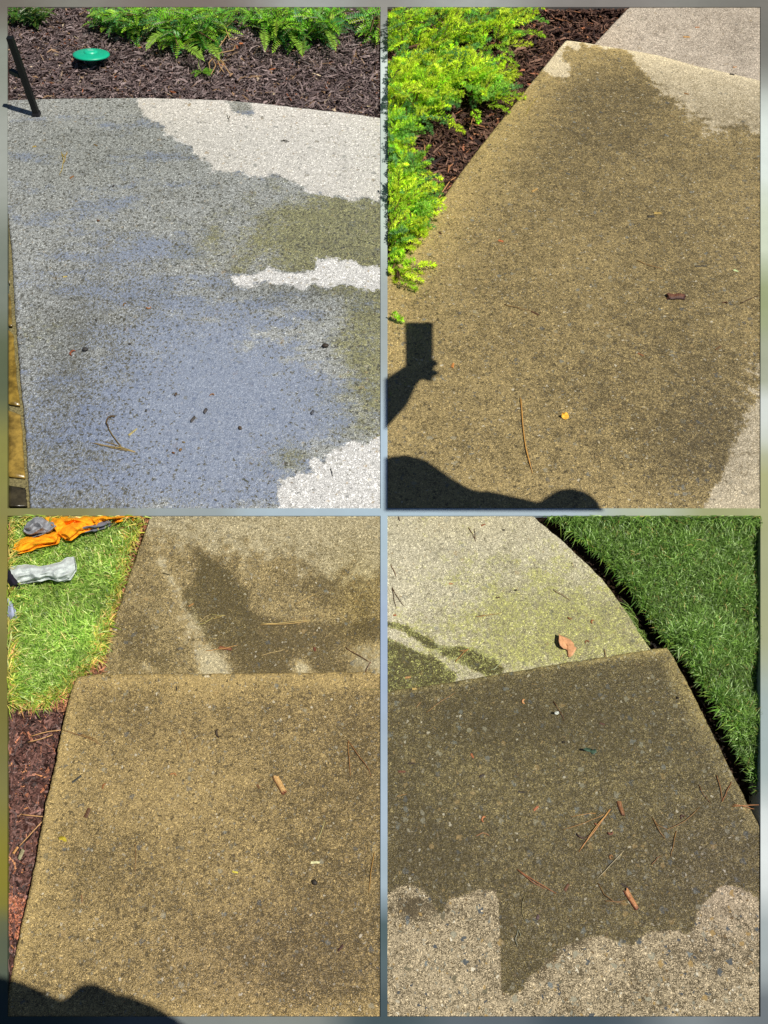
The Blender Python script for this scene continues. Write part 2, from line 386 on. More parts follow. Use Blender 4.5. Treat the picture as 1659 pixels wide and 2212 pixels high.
# ---- patio, top left
E1 = z1((30, 430), (250, 424), (600, 420), (780, 424), (960, 430), (1130, 445), (1300, 465), (1480, 484), (1632, 506))
L1 = [(16, 217), (16, 413)] + z1((45, 950)) + z2((60, 0), (66, 120), (72, 230), (85, 400), (98, 560), (118, 760), (130, 950), (141, 1108))
D1 = z1((585, 400), (590, 440), (600, 475), (640, 520), (690, 545), (715, 575), (770, 600), (815, 625), (845, 680), (895, 690), (905, 730), (950, 738), (1050, 742), (1090, 760), (1170, 755), (1240, 775), (1300, 800), (1340, 830), (1430, 842), (1500, 862), (1560, 845), (1700, 880), (1700, 400))
D1w = z1((970, 435), (1000, 470), (1045, 495), (1085, 500), (1080, 450), (1040, 430))
D2 = z2((985, 105), (1010, 155), (1080, 160), (1140, 140), (1200, 148), (1260, 150), (1300, 178), (1350, 140), (1400, 175), (1450, 150), (1550, 160), (1700, 175), (1700, 92), (1560, 75), (1500, 45), (1360, 38), (1350, 88), (1230, 98), (1150, 72), (1120, 100), (1050, 105))
D3 = z2((1180, 1140), (1195, 1060), (1200, 990), (1260, 985), (1270, 955), (1320, 960), (1380, 965), (1410, 960), (1395, 880), (1440, 860), (1500, 818), (1540, 842), (1580, 840), (1610, 805), (1700, 800), (1700, 1140))
D4 = z2((1310, 900), (1340, 885), (1370, 900), (1360, 930), (1320, 925))
def a1(x, y):
    d = np.maximum.reduce([sdist(x, y, D1), sdist(x, y, D2), sdist(x, y, D3), sdist(x, y, D4)]); d = np.where(sdist(x, y, D1w) > -20, -np.maximum(-d, sdist(x, y, D1w)), d)
    wet = -d/9 - 9*gau(x, y, 303, 541, 22, 8)-9*gau(x, y, 373, 545, 24, 7, 8)-7*gau(x, y, 432, 543, 12, 5)-6*gau(x, y, 690, 1010, 12, 8)
    moss = .50*gau(x, y, 760, 490, 190, 110) + .50*gau(x, y, 810, 780, 100, 220, 0) + .25*gau(x, y, 560, 540, 260, 80)+.25*gau(x, y, 80, 730, 60, 50)+.3*gau(x, y, 620, 1010, 60, 80, 30)+.16
    moss = np.where(d > 0, moss*.0, moss)
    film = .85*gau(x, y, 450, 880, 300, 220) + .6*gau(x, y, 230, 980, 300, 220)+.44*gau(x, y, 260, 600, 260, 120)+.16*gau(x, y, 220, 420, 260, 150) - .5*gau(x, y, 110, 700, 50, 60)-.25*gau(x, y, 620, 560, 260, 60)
    t = ones(x)
    t = tintmul(t, gau(x, y, 200, 320, 300, 150), (.84, .84, .80))
    t = tintmul(t, gau(x, y, 140, 900, 90, 230), (.88, .9, .95)); t = tintmul(t, gau(x, y, 600, 640, 240, 30), (.84, .85, .86))
    t = tintmul(t, np.exp(-((y-225)/45)**2), (1.12, 1.1, 1.08)); t = tintmul(t, np.where(sdist(x, y, D1) > 0, 1, 0), (.92, .90, .86))
    bead = .30+.45*np.exp(-((x-190-(y-700)*-.12)/170)**2)*sstep(430, 700, y)+.1*gau(x, y, 250, 420, 300, 160)+.3*gau(x, y, 650, 620, 200, 50)-.25*gau(x, y, 450, 850, 190, 170)
    return {'wet': wet, 'moss': moss, 'film': film, 'tint': t, 'bead': bead}
M_p1 = concrete('patio_concrete', srgb(208, 207, 203), srgb(160, 157, 150), srgb(168, 171, 168), srgb(88, 89, 80), srgb(148, 146, 104), k=1.5, rag=1.3, stone_dry=.55, stone_wet=.45, wet_rough=.35, film=1.0, T1=.06, T0=.42, fr=.3, blue=srgb(138, 154, 188))  # blue is the reflected sky, put into the wet patio colour
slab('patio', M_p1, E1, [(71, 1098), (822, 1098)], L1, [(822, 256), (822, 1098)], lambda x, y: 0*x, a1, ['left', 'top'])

# ---- path, top right: near slab and far slab
E2t = [(1218, 96), (1226, 88)] + z3((880, 185), (1040, 212), (1120, 225), (1200, 240), (1350, 282), (1500, 315), (1640, 348))
L2 = [(1218, 96)] + z3((720, 270), (640, 370), (520, 520), (440, 620), (350, 740), (260, 870), (170, 1000), (120, 1080)) + [(862, 565), (846, 585), (837, 598), (837, 700), (837, 1098)]
Wt2 = z3((772, 215), (780, 250), (805, 275), (815, 330), (780, 340), (735, 325), (690, 300), (560, 440), (0, 1100)) + [(700, 600), (700, 1200), (1510, 1200)] + z4((1385, 1108), (1420, 1040), (1450, 980), (1500, 860), (1545, 730), (1590, 600), (1640, 480), (1800, 300)) + z3((1800, 560), (1628, 560), (1400, 545), (1330, 480), (1260, 440), (1200, 390), (1130, 320), (1090, 270), (1085, 240), (1050, 215), (1010, 205), (960, 212), (920, 190), (890, 200), (870, 180), (840, 215), (800, 190))
def a2(x, y):
    d = sdist(x, y, Wt2)
    soft = np.maximum(gau(x, y, 1600, 300, 190, 75, 12), gau(x, y, 1600, 800, 70, 300, -18))
    wet = d/(10+40*soft)
    moss = .40+.25*gau(x, y, 1340, 200, 150, 110)+.15*gau(x, y, 1250, 330, 200, 120)+.18*gau(x, y, 1440, 760, 260, 330) + .42*gau(x, y, 1600, 260, 150, 60, 15)*(d < 0)+.2*gau(x, y, 1500, 980, 130, 150)
    moss = np.where(d < 0, moss-.12, moss)
    jl = np.abs(np.interp(x, [p[0] for p in E2t], [p[1] for p in E2t])-y); lipf = np.exp(-(jl/7)**2); wet = wet-3*lipf*(x < 1250)
    e = -sdist(x, y, L2+[(2000, 1098), (2000, 90)]); 
    ed = sdist(x, y, L2+[(2000, 1098), (2000, 90)])
    t = tintmul(ones(x), np.exp(-(ed/75)**2)*(y < 800), (1.22, 1.2, 1.12)); t = tintmul(t, gau(x, y, 1560, 950, 120, 160), (.84, .85, .9))
    t = tintmul(t, lipf, (1.14, 1.14, 1.12)); moss = moss-.3*lipf
    moss = moss - .22*np.exp(-(ed/70)**2)
    return {'wet': wet, 'moss': moss, 'film': 0*x, 'tint': t}
C2 = dict(k=1.25, stone_dry=.35, stone_wet=.6, wet_rough=.45)
M_p2 = concrete('path_concrete', srgb(194, 181, 152), srgb(134, 121, 92), srgb(164, 144, 95), srgb(84, 72, 40), **C2)
slab('path', M_p2, E2t, [(837, 1098), (1643, 1098)], L2, [(1643, 175), (1643, 1098)], lambda x, y: 0*x, a2, ['left', 'top'])
E2n = z3((915, 196), (1040, 219), (1200, 247), (1350, 290), (1500, 323), (1640, 358))
def a2b(x, y):
    moss = .34+.25*gau(x, y, 1560, 60, 130, 60)+.25*gau(x, y, 1450, 140, 90, 25, 15)
    t = tintmul(ones(x), gau(x, y, 1300, 90, 60, 60), (1.08, 1.05, 1.0))
    return {'wet': -6+0*x, 'moss': moss, 'film': 0*x, 'tint': t}
M_p2b = concrete('far_path_concrete', srgb(194, 181, 162), srgb(136, 124, 108), srgb(138, 120, 76), srgb(84, 72, 38), **C2)
slab('path', M_p2b, [(1363, 15), (1643, 15)], E2n, [(1363, 15), (1325, 54), E2n[0]], [(1643, 15), (1643, 180)], lambda x, y: -.018*sstep(15, 90, y)*sstep(1643, 1560, x), a2b, ['left'], nu=120, nv=70)

# ---- walk, bottom left
E3t = z5((340, 728), (400, 719), (650, 718), (900, 716), (1300, 712), (1632, 708))
L3 = z5((340, 728), (328, 745), (320, 765), (295, 860), (280, 930), (265, 1000), (250, 1100)) + z6((220, 130), (190, 280), (160, 460), (130, 600), (100, 720), (75, 850), (50, 980), (34, 1091))
def a3(x, y):
    ed = sdist(x, y, L3+[(2000, 2196), (2000, 1450)])
    moss = .38+.25*gau(x, y, 730, 1850, 170, 330)+.15*gau(x, y, 230, 1870, 110, 90)+.2*gau(x, y, 620, 2080, 220, 120)+.1*gau(x, y, 420, 1540, 260, 70)-.2*gau(x, y, 330, 1700, 160, 80)-.25*np.exp(-(ed/26)**2)+.2*gau(x, y, 780, 1600, 80, 120)
    moss -= .25*gau(x, y, 500, 2130, 70, 40)+.2*gau(x, y, 440, 1480, 60, 40)
    t = tintmul(ones(x), np.exp(-(ed/45)**2), (1.12, 1.12, 1.08))
    t = tintmul(t, gau(x, y, 600, 2100, 330, 180), (.90, .88, .96))
    return {'wet': 6+0*x, 'moss': moss, 'film': 0*x, 'tint': t}
C3 = dict(k=.95, stone_dry=.4, stone_wet=.6, wet_rough=.40)
M_p3 = concrete('walk_concrete', srgb(182, 170, 132), srgb(120, 106, 72), srgb(166, 143, 92), srgb(88, 74, 40), **C3)
slab('walkway', M_p3, E3t, [(17, 2196), (822, 2196)], L3, [(822, 1456), (822, 2196)], lambda x, y: 0*x, a3, ['left', 'top'], rad=.008)
E3n = z5((430, 730), (1000, 730), (1632, 722))
Sk3 = z5((690, 230), (740, 330), (790, 430), (850, 540), (900, 620), (930, 715))
Dk3 = z5((840, 185), (880, 200), (930, 235), (980, 265), (1020, 320), (1060, 350), (1060, 430), (1130, 470), (1300, 500), (1632, 480), (1632, 560), (1500, 600), (1500, 720), (1380, 720), (1250, 640), (1240, 720), (985, 720), (960, 640), (900, 590), (850, 500), (800, 430), (775, 350), (830, 330), (845, 260), (860, 225))
def a3b(x, y):
    d = sdist(x, y, Dk3); nn = z5((700, 400))[0]
    moss = .35+.5*sstep(-14, 8, d)
    moss = np.maximum(moss, .72*gau(x, y, 290, 1370, 60, 95, 0)); moss = np.maximum(moss, .66*gau(x, y, 330, 1430, 70, 40))
    moss = np.maximum(moss, .6*gau(x, y, 720, 1270, 170, 70, 10)); moss = np.maximum(moss, .5*gau(x, y, 700, 1190, 150, 40, 10)); moss = np.maximum(moss, .5*gau(x, y, 330, 1275, 60, 30))
    moss = np.maximum(moss, .42*gau(x, y, 380, 1230, 60, 18)); moss = np.maximum(moss, .5*gau(x, y, 800, 1330, 60, 90))
    moss -= .5*gau(x, y, 320, 1443, 26, 12, 20); moss -= .7*gau(x, y, 465, 1440, 34, 28, 30); moss -= .9*gau(x, y, 655, 1440, 26, 18, 30); moss -= .7*gau(x, y, 795, 1420, 50, 42)
    wet = np.clip((y-1205+.22*(560-x)*(x < 560)-40*(x > 640))/26, -3, 2.2); wet = np.maximum(wet, np.minimum(d/6, 3)) - 3.4*gau(x, y, 465, 1442, 34, 26, 30) - 3.6*gau(x, y, 800, 1428, 46, 36) - 3.2*gau(x, y, 655, 1446, 26, 18)-2.6*gau(x, y, 320, 1443, 26, 11, 20)
    sk = np.minimum.reduce([np.hypot(x-a_-(c_-a_)*t_, y-b_-(d_-b_)*t_)/(13+.5*np.clip(b_-1250, 0, 40)) for (a_, b_), (c_, d_) in zip(Sk3, Sk3[1:]) for t_ in (0, .25, .5, .75, 1)])
    wet = wet-2.6*np.exp(-sk**2); moss = moss-.3*np.exp(-sk**2)-.5*gau(x, y, 795, 1420, 40, 36)
    t = tintmul(ones(x), sstep(8, -4, np.abs(sdist(x, y, Dk3)-4))*0, (1, 1, 1)); t = tintmul(t, sstep(-5, 6, d)*sstep(600, 520, x)*sstep(1420, 1370, y), (.84, .85, .77))
    t = tintmul(t, gau(x, y, 780, 1300, 70, 90), (1.12, 1.1, .9))
    return {'wet': wet, 'moss': moss+.14, 'film': 0*x, 'tint': t}
M_p3b = concrete('far_walk_concrete', srgb(182, 170, 134), srgb(116, 104, 70), srgb(164, 145, 98), srgb(92, 79, 44), rag=2.2, fr=1.1, T1=.19, **C3)
slab('walkway', M_p3b, [(330, 1114), (822, 1114)], E3n, z5((654, 30), (600, 180), (545, 340), (490, 500), (458, 620), (430, 730)), [(822, 1114), (822, 1463)], lambda x, y: -.03*sstep(1114, 1460, y)*sstep(822, 740, x), a3b, ['left'], nu=150, nv=110, rad=.006)

# ---- walk, bottom right
E4t = z7((28, 790), (180, 770), (300, 752), (450, 727), (600, 702), (750, 676), (900, 652), (1060, 628), (1222, 601))
R4 = z7((1222, 601), (1238, 625), (1300, 740), (1370, 880), (1430, 1000)) + z8((1470, 0), (1540, 140), (1610, 270)) + [(1643, 1797), (1643, 2196)]
D5 = z8((-50, 570), (30, 572), (70, 540), (130, 525), (180, 545), (215, 590), (245, 660), (262, 640), (290, 590), (370, 560), (430, 545), (490, 556), (503, 590), (510, 700), (517, 980), (560, 1000), (600, 985), (630, 930), (680, 880), (760, 810), (870, 750), (960, 745), (1010, 770), (1080, 778), (1150, 735), (1230, 725), (1310, 740), (1340, 700), (1350, 640), (1400, 590), (1450, 540), (1510, 520), (1560, 545), (1620, 590), (1800, 600), (1800, 1300), (-50, 1300))
def a4(x, y):
    d = sdist(x, y, D5)
    wet = -d/12; wet = np.where(np.abs(x-1080) < 7, -d/2.2, wet)
    moss = .62+.15*gau(x, y, 900, 1800, 100, 150)+.15*gau(x, y, 1150, 1560, 200, 60)-.16*gau(x, y, 1080, 1700, 260, 90)
    redge = sdist(x, y, R4+[(0, 2196), (0, 1400)])
    moss -= .4*np.exp(-(redge/30)**2)*(y < 1800)
    dm = .34+.6*gau(x, y, 895, 1960, 55, 26)+.35*gau(x, y, 1200, 2060, 110, 25, -30)+.25*gau(x, y, 1550, 2060, 160, 40)+.2*gau(x, y, 1400, 2130, 140, 60)
    moss = np.where(d > 0, dm, moss)
    t = tintmul(ones(x), np.exp(-(redge/26)**2)*(y < 1560), (1.3, 1.28, 1.2)); t = tintmul(t, gau(x, y, 1560, 1880, 130, 160), (.92, .9, 1.0))
    jd = -0+sdist(x, y, E4t+[(2300, 601*.504+1000), (2300, 2600), (0, 2600), (0, 1497)])
    lip = np.exp(-(jd/7)**2); wet = wet-14*lip*(.25+.75*sstep(900, 1420, x)); t = tintmul(t, lip, (1.12, 1.12, 1.08)); moss = moss-.3*lip
    t = tintmul(t, sstep(1900, 1600, y), (.98, 1.0, .95))
    return {'wet': wet, 'moss': moss, 'film': 0*x, 'tint': t}
M_p4 = concrete('broad_walk_concrete', srgb(184, 168, 136), srgb(84, 73, 50), srgb(136, 122, 80), srgb(76, 66, 36), k=1.0, rag=.75, stone_dry=1.0, stone_wet=.5, wet_rough=.40, big=.70, T0=.42)
slab('walkway', M_p4, E4t, [(837, 2196), (1643, 2196)], [(837, 1497), (837, 2196)], R4, lambda x, y: 0*x, a4, ['top', 'right'], rad=.007)
E4n = [(837, 1506)] + z7((300, 766), (600, 716), (900, 666), (1160, 622))
Wt4 = z7((-30, 540), (30, 555), (90, 575), (150, 610), (210, 640), (270, 660), (300, 690), (330, 720), (300, 760), (-30, 810))
Wt4b = z7((-30, 480), (60, 488), (110, 500), (180, 545), (250, 585), (330, 590), (400, 595), (440, 615), (500, 640), (522, 680), (510, 710), (450, 715), (400, 690), (330, 660), (270, 630), (230, 600), (170, 570), (100, 525), (20, 500))
def a4b(x, y):
    d = np.maximum(sdist(x, y, Wt4), sdist(x, y, Wt4b))
    moss = .42*gau(x, y, 1270, 1360, 270, 120)+.20+.2*gau(x, y, 1000, 1400, 150, 70)+.12*gau(x, y, 1080, 1230, 200, 60)
    moss = np.where(d > 0, .8, moss)
    t = tintmul(ones(x), gau(x, y, 1220, 1360, 230, 130), (1.0, 1.03, .86)); t = tintmul(t, gau(x, y, 1000, 1130, 160, 40), (1.0, .98, .9))
    t = tintmul(t, (d > 0)*1.0, (.95, 1.0, .85))
    return {'wet': d/9, 'moss': moss, 'film': 0*x, 'tint': t}
M_p4b = concrete('far_broad_walk_concrete', srgb(190, 183, 156), srgb(140, 133, 106), srgb(122, 112, 66), srgb(76, 68, 34), srgb(176, 174, 108), mossdry=True, k=1.05, rag=1.3, stone_dry=.4, stone_wet=.4, wet_rough=.5)
slab('walkway', M_p4b, [(837, 1114), (1145, 1114)], E4n, [(837, 1114), (837, 1506)], z7((640, 30), (750, 120), (850, 215), (940, 300), (1010, 395), (1070, 480), (1110, 550), (1160, 622)), lambda x, y: -.02*sstep(1114, 1420, y)*sstep(837, 910, x), a4b, ['right'], nu=150, nv=110, rad=.006)

# ---- beds of soil under mulch and grass (uneven sheets)
def bz(x, y, z):
    """beds rise to their rims"""
    return z*(.03+.97*sstep(0, 40, rim(x, y)))-.003
def bed(name, poly, z, col, step=9, amp=.008, mat=None):
    poly = np.array(poly); x0, y0 = poly.min(0)-step; x1, y1 = poly.max(0)+step
    xs = np.arange(x0, x1+step, step); ys = np.arange(y0, y1+step, step)
    X, Y = np.meshgrid(xs, ys); V = at(X.ravel(), Y.ravel(), bz(X.ravel(), Y.ravel(), z-.004))
    V[:, 2] += [mnoise.noise(Vector((v[0]*9, v[1]*9, 0)))*amp+mnoise.noise(Vector((v[0]*40, v[1]*40, 5)))*amp*.5 for v in V]
    d = sdist(X, Y, poly.tolist()); n = len(xs); F = []
    for j in range(len(ys)-1):
        for i in range(n-1):
            if max(d[j, i], d[j+1, i], d[j, i+1], d[j+1, i+1]) > -2: F.append((j*n+i, (j+1)*n+i, (j+1)*n+i+1, j*n+i+1))
    o = mesh_obj(name, V, F, mat or M_soil, attrs={'col': np.tile(col, (len(V), 1))}); tag(o, kind='structure'); return o
B1 = [(12, 12), (826, 12), (826, 262), (655, 246), (480, 228), (302, 222), (12, 226)]
B2 = [(833, 12), (1372, 12), (1300, 100), (1228, 100)] + [(p[0]+12, p[1]+6) for p in L2[2:10]] + [(833, 612)]
G3 = z5((28, 26), (625, 26), (600, 90), (565, 180), (540, 290), (505, 400), (470, 520), (435, 640), (395, 700), (315, 740), (300, 800), (180, 845), (60, 850), (28, 845))
S3 = z5((560, 26), (670, 26), (610, 180), (560, 340), (500, 500), (445, 740), (300, 880), (200, 850), (300, 740), (420, 600), (500, 350))
B3 = z5((28, 820), (320, 800), (325, 745), (305, 900), (262, 1100)) + z6((200, 280), (140, 600), (85, 850), (50, 980), (28, 1091))
G4 = z7((690, 26), (1632, 26), (1632, 1110)) + z8((1632, 170), (1600, 100), (1560, 20), (1530, -50)) + z7((1490, 920), (1430, 830), (1370, 740), (1310, 640), (1225, 570), (1170, 500), (1110, 410), (1040, 310), (960, 225), (880, 155), (790, 85))
G4s = z7((640, 26), (1640, 26), (1640, 1110)) + z8((1640, 330), (1600, 270), (1500, 80)) + z7((1440, 1080), (1300, 800), (1220, 610), (1130, 640), (1080, 520), (1000, 400), (850, 225), (740, 120))
bed('mulch_bed', B1, -.03, srgb(52, 38, 34)); bed('mulch_bed', B2, -.05, srgb(48, 30, 24)); bed('mulch_bed', B3, -.055, srgb(62, 38, 32))
bed('soil', G3+[], -.03, srgb(60, 58, 26)); bed('soil', S3, -.034, srgb(150, 105, 78), step=6, amp=.012); bed('soil', G4s, -.055, srgb(42, 32, 24))

# ================================================================ MULCH (countless shreds)
def scatter(poly, n, pad=0):
    poly = np.array(poly); lo, hi = poly.min(0), poly.max(0); out = []
    while len(out) < n:
        p = rng.uniform(lo, hi, (n*2, 2)); k = sdist(p[:, 0], p[:, 1], poly.tolist()) > pad; out += p[k].tolist()
    return np.array(out[:n])
def mulch(name, poly, n, zb, plot, pal, lmin, lmax, wmin, wmax, mat, hmax=.022, label=None, k=1):
    P = scatter(poly, n); C = at(P[:, 0], P[:, 1], bz(P[:, 0], P[:, 1], zb))
    L = lmin+(lmax-lmin)*rng.random(n)**2.2; Wd = wmin+(wmax-wmin)*rng.random(n)**2; T = Wd*rng.uniform(.2, .5, n)
    yaw = rng.uniform(0, math.pi, n); til = rng.normal(0, .28, n); hz = rng.uniform(0, hmax, n); bend = rng.normal(0, .12, n)
    d = np.stack([np.cos(yaw)*np.cos(til), np.sin(yaw)*np.cos(til), np.sin(til)], -1)
    sd_ = np.stack([-np.sin(yaw), np.cos(yaw), 0*yaw], -1); rl = rng.normal(0, .5, n)
    up = np.cross(d, sd_); s_ = sd_*np.cos(rl)[:, None]+up*np.sin(rl)[:, None]; u_ = np.cross(d, s_)
    C = C.copy(); C[:, 2] += hz*(.08+.92*sstep(0, 40, rim(P[:, 0], P[:, 1])))
    V = np.zeros((n, 12, 3)); j = rng.uniform(.35, 1, (n, 3))
    for si, (t, wd) in enumerate(((-.5, j[:, 0]*.8), (rng.uniform(-.15, .15), np.ones(n)), (.5, j[:, 2]*.55))):
        b = C+d*(L*t)[:, None]+s_*(bend*L*(1 if si == 1 else 0))[:, None]
        hw = (Wd*wd/2)[:, None]; ht = (T*wd/2)[:, None]
        for q, (a, bb) in enumerate(((-1, -1), (1, -1), (1, 1), (-1, 1))): V[:, si*4+q] = b+s_*hw*a+u_*ht*bb
    ok = inplot(V, plot).all(1) & (np.abs(V[:, :, 2]).max(1) < .2)
    V = V[ok]; n = len(V)
    f = [(0, 1, 5, 4), (1, 2, 6, 5), (2, 3, 7, 6), (3, 0, 4, 7), (4, 5, 9, 8), (5, 6, 10, 9), (6, 7, 11, 10), (7, 4, 8, 11), (3, 2, 1, 0), (8, 9, 10, 11)]
    F = (np.array(f)[None]+np.arange(n)[:, None, None]*12).reshape(-1, 4)
    pc = np.array([srgb(*c[:3]) for c in pal]); pw = np.array([c[3] for c in pal]); ci = rng.choice(len(pal), n, p=pw/pw.sum())
    cc = pc[ci]*rng.uniform(.65, 1.35, (n, 1))
    o = mesh_obj(name, V.reshape(-1, 3), F, mat, attrs={'col': np.repeat(cc, 12, 0)}, smooth=False); tag(o, label, 'mulch', kind='stuff'); return o
pal1 = [(116, 100, 98, 6), (88, 74, 72, 5), (140, 122, 118, 3.5), (62, 50, 48, 3), (140, 112, 84, .7), (150, 88, 52, .22), (190, 170, 140, .1)]
pal2 = [(96, 70, 58, 6), (72, 50, 42, 5), (122, 92, 76, 3), (140, 96, 66, .8), (44, 30, 26, 3), (170, 110, 80, .25)]
pal3 = [(106, 76, 68, 6), (76, 50, 44, 4), (128, 90, 80, 2.5), (50, 34, 30, 3), (170, 110, 80, .6), (190, 130, 80, .2)]
mulch('mulch', B1, 24000, -.028, 1, pal1, .008, .055, .002, .009, M_mulchw, label='purple-brown shredded bark mulch around the green cap')
mulch('mulch', B2, 11000, -.048, 2, pal2, .012, .07, .003, .012, M_mulch, label='red-brown bark mulch between the golden shrubs and the path')
B3m = z5((28, 820), (300, 800), (300, 760), (285, 830), (268, 930), (238, 1100)) + z6((186, 280), (135, 600), (82, 850), (50, 980), (28, 1091))
mulch('mulch', B3m, 8000, -.052, 3, pal3, .006, .038, .0015, .007, M_mulchw, label='reddish bark mulch in the corner below the lawn')
mulch('soil_crumbs', S3, 2600, -.034, 3, [(168, 116, 84, 4), (138, 92, 66, 3), (190, 140, 105, 1), (90, 60, 46, 1)], .003, .02, .0015, .005, M_mulch, .012, label='pinkish soil crumbs along the slab edge beside the lawn')
mulch('soil_crumbs', G4s, 2500, -.05, 4, [(50, 36, 28, 4), (70, 50, 36, 2), (30, 24, 18, 3)], .004, .02, .0015, .006, M_mulch, .012, label='dark soil crumbs in the trench beside the lawn')
# reddish crumbs low in the bottom left bed
mulch('soil_crumbs', z6((34, 560), (125, 600), (100, 760), (34, 760)), 900, -.036, 3, [(176, 112, 84, 4), (150, 92, 70, 3), (200, 140, 110, 1)], .002, .008, .0015, .004, M_mulch, .01, label='small reddish crumbs on the mulch low beside the slab')

# ================================================================ GRASS
def grass(name, poly, n, zb, plot, pal, lmin, lmax, wd, lean, label, edge_pal=None, edge=30, wind=(0, 0), gain=1.35):
    P = scatter(poly, n); dd = sdist(P[:, 0], P[:, 1], poly); C = at(P[:, 0], P[:, 1], bz(P[:, 0], P[:, 1], zb))
    cl = np.array([mnoise.noise(Vector((c[0]*11, c[1]*11, 7))) for c in C])
    L = rng.uniform(lmin, lmax, n)*(1+.45*cl); yaw = rng.uniform(0, 2*math.pi, n); ln = np.abs(rng.normal(lean, .3, n))
    dr = np.stack([np.cos(yaw)+wind[0], np.sin(yaw)+wind[1], 0*yaw], -1)
    sd_ = np.stack([-np.sin(yaw), np.cos(yaw), 0*yaw], -1); tw = rng.uniform(-.8, .8, n)
    sd_ = sd_*np.cos(tw)[:, None]+np.stack([np.cos(yaw), np.sin(yaw), 0*yaw], -1)*np.sin(tw)[:, None]
    V = np.zeros((n, 7, 3)); ww = wd*rng.uniform(.6, 1.3, n)
    for i, t in enumerate((0, .4, .75, 1)):
        a = ln*t*1.25
        b = C+dr*(L*t*np.sin(a)*1.0)[:, None]; b[:, 2] += L*t*np.cos(np.minimum(a, 1.45))
        h = (ww*(1, .95, .65, 0)[i]/2)[:, None]
        if i < 3: V[:, i*2] = b-sd_*h; V[:, i*2+1] = b+sd_*h
        else: V[:, 6] = b
    sh = np.array([.006 if plot == 4 else 0, 0, 0])*np.where(P[:, 0] > 1400, 1, 0)[:, None]
    ok = inplot(V[:, 6]-sh, plot) & inplot(V[:, 3]-sh, plot); V = V[ok]; n = len(V); dd = dd[ok]; cl = cl[ok]
    F = [f for i in range(n) for f in ((i*7, i*7+1, i*7+3, i*7+2), (i*7+2, i*7+3, i*7+5, i*7+4), (i*7+4, i*7+5, i*7+6))]
    def pick(pl): 
        pc = np.array([srgb(*c[:3]) for c in pl]); pw = np.array([c[3] for c in pl]); return pc[rng.choice(len(pl), n, p=pw/pw.sum())]
    cc = pick(pal)
    if edge_pal is not None: cc = np.where((rng.random(n)*edge > dd)[:, None], pick(edge_pal), cc)
    cc = cc*gain*rng.uniform(.6, 1.4, (n, 1))*(1+.35*cl[:, None])
    o = mesh_obj(name, V.reshape(-1, 3), F, M_grass, attrs={'col': np.repeat(cc, 7, 0)}, smooth=False); tag(o, label, 'grass', kind='stuff')
grass('grass', G3, 22000, -.03, 3, [(128, 158, 66, 5), (100, 134, 50, 4), (158, 182, 92, 3), (190, 200, 130, 1), (200, 180, 120, .4)], .018, .042, .0024, .75,
      'bright sunlit green grass left of the walk', [(200, 180, 100, 3), (170, 165, 70, 3), (190, 140, 90, 1), (130, 150, 50, 4)], 22, gain=1.5)
grass('grass', G4, 62000, -.03, 4, [(84, 110, 46, 5), (64, 88, 36, 4), (110, 138, 68, 3), (150, 172, 116, 1.2), (150, 130, 80, .25)], .018, .040, .0020, .62,
      'dark green lawn grass right of the broad walk', [(100, 120, 44, 2), (70, 105, 36, 4)], 10, (0, -.1), 2.0)
# grass tufts hanging over the slab edge at bottom right
grass('grass', z7((1040, 420), (1075, 430), (1125, 520), (1160, 590), (1130, 600), (1095, 560)), 260, -.04, 4, [(150, 170, 90, 3), (110, 140, 60, 4)], .02, .035, .0014, .9,
      'thin grass tips leaning over the curved slab edge', None, 10, (-1.2, 0))

# ================================================================ SHRUBS
def frond(mb_, base, d, L, nl, ll, lw, droop, col, stemcol, flatn=None, forked=False):
    """a spray: curved stem with two ranks of flat needle leaves"""
    d = Vector(d).normalized(); side = d.cross(Vector((0, 0, 1)))
    if side.length < .1: side = Vector((1, 0, 0))
    side.normalize(); side = (side+Vector((random.gauss(0, .35) for _ in range(3)))).normalized()
    nrm = side.cross(d).normalized(); side = d.cross(nrm).normalized()
    p = Vector(base); q = d.copy(); pts = [p.copy()]; st = L/nl; V = []; F = []
    for i in range(nl):
        q = (q+Vector((0, 0, -droop/nl))).normalized(); p = p+q*st; pts.append(p.copy())
        t = (i+1)/nl; l = ll*math.sin(math.pi*(.18+.75*t))**.6*(1-.25*t)
        for s_ in (-1, 1):
            a = q*.55+side*s_*.85+nrm*(.28+random.gauss(0, .13)); a.normalize()
            ln = l*random.uniform(.8, 1.15); wv = (q*.8-side*s_*.3).normalized()*lw*.5
            b = len(V); V += [p-wv*.5, p+wv*.5, p+a*ln*.55+wv, p+a*ln, p+a*ln*.55-wv]; F.append((b, b+1, b+2, b+3, b+4))
    a = q; b = len(V); wv = side*lw*.6; V += [p-wv, p+wv, p+a*ll*.6]; F.append((b, b+1, b+2))
    mb_[0].add([tuple(v) for v in V], F, col)
    mb_[0].tube([tuple(x) for x in pts[::max(1, nl//4)]], lw*.35, stemcol, 4)
def shrub_build(name, leaf, stem, label, cat, group, loc, leafmat_, lname='foliage'):
    e = empty(name, loc); tag(e, label, cat, group)
    leaf.build(lname, leafmat_, e, smooth=False); stem.build('branches', M_wood, e); return e
def filt(mb, plot):
    """drop leaves growing past the plot"""
    V = np.concatenate(mb.V); ok = inplot(V, plot); C = np.concatenate(mb.C)
    F = [f for f in mb.F if all(ok[i] for i in f)]; used = sorted({i for f in F for i in f}); mp = {u: i for i, u in enumerate(used)}
    mb.V = [V[used]]; mb.C = [C[used]]; mb.F = [tuple(mp[i] for i in f) for f in F]; mb.n = len(used)

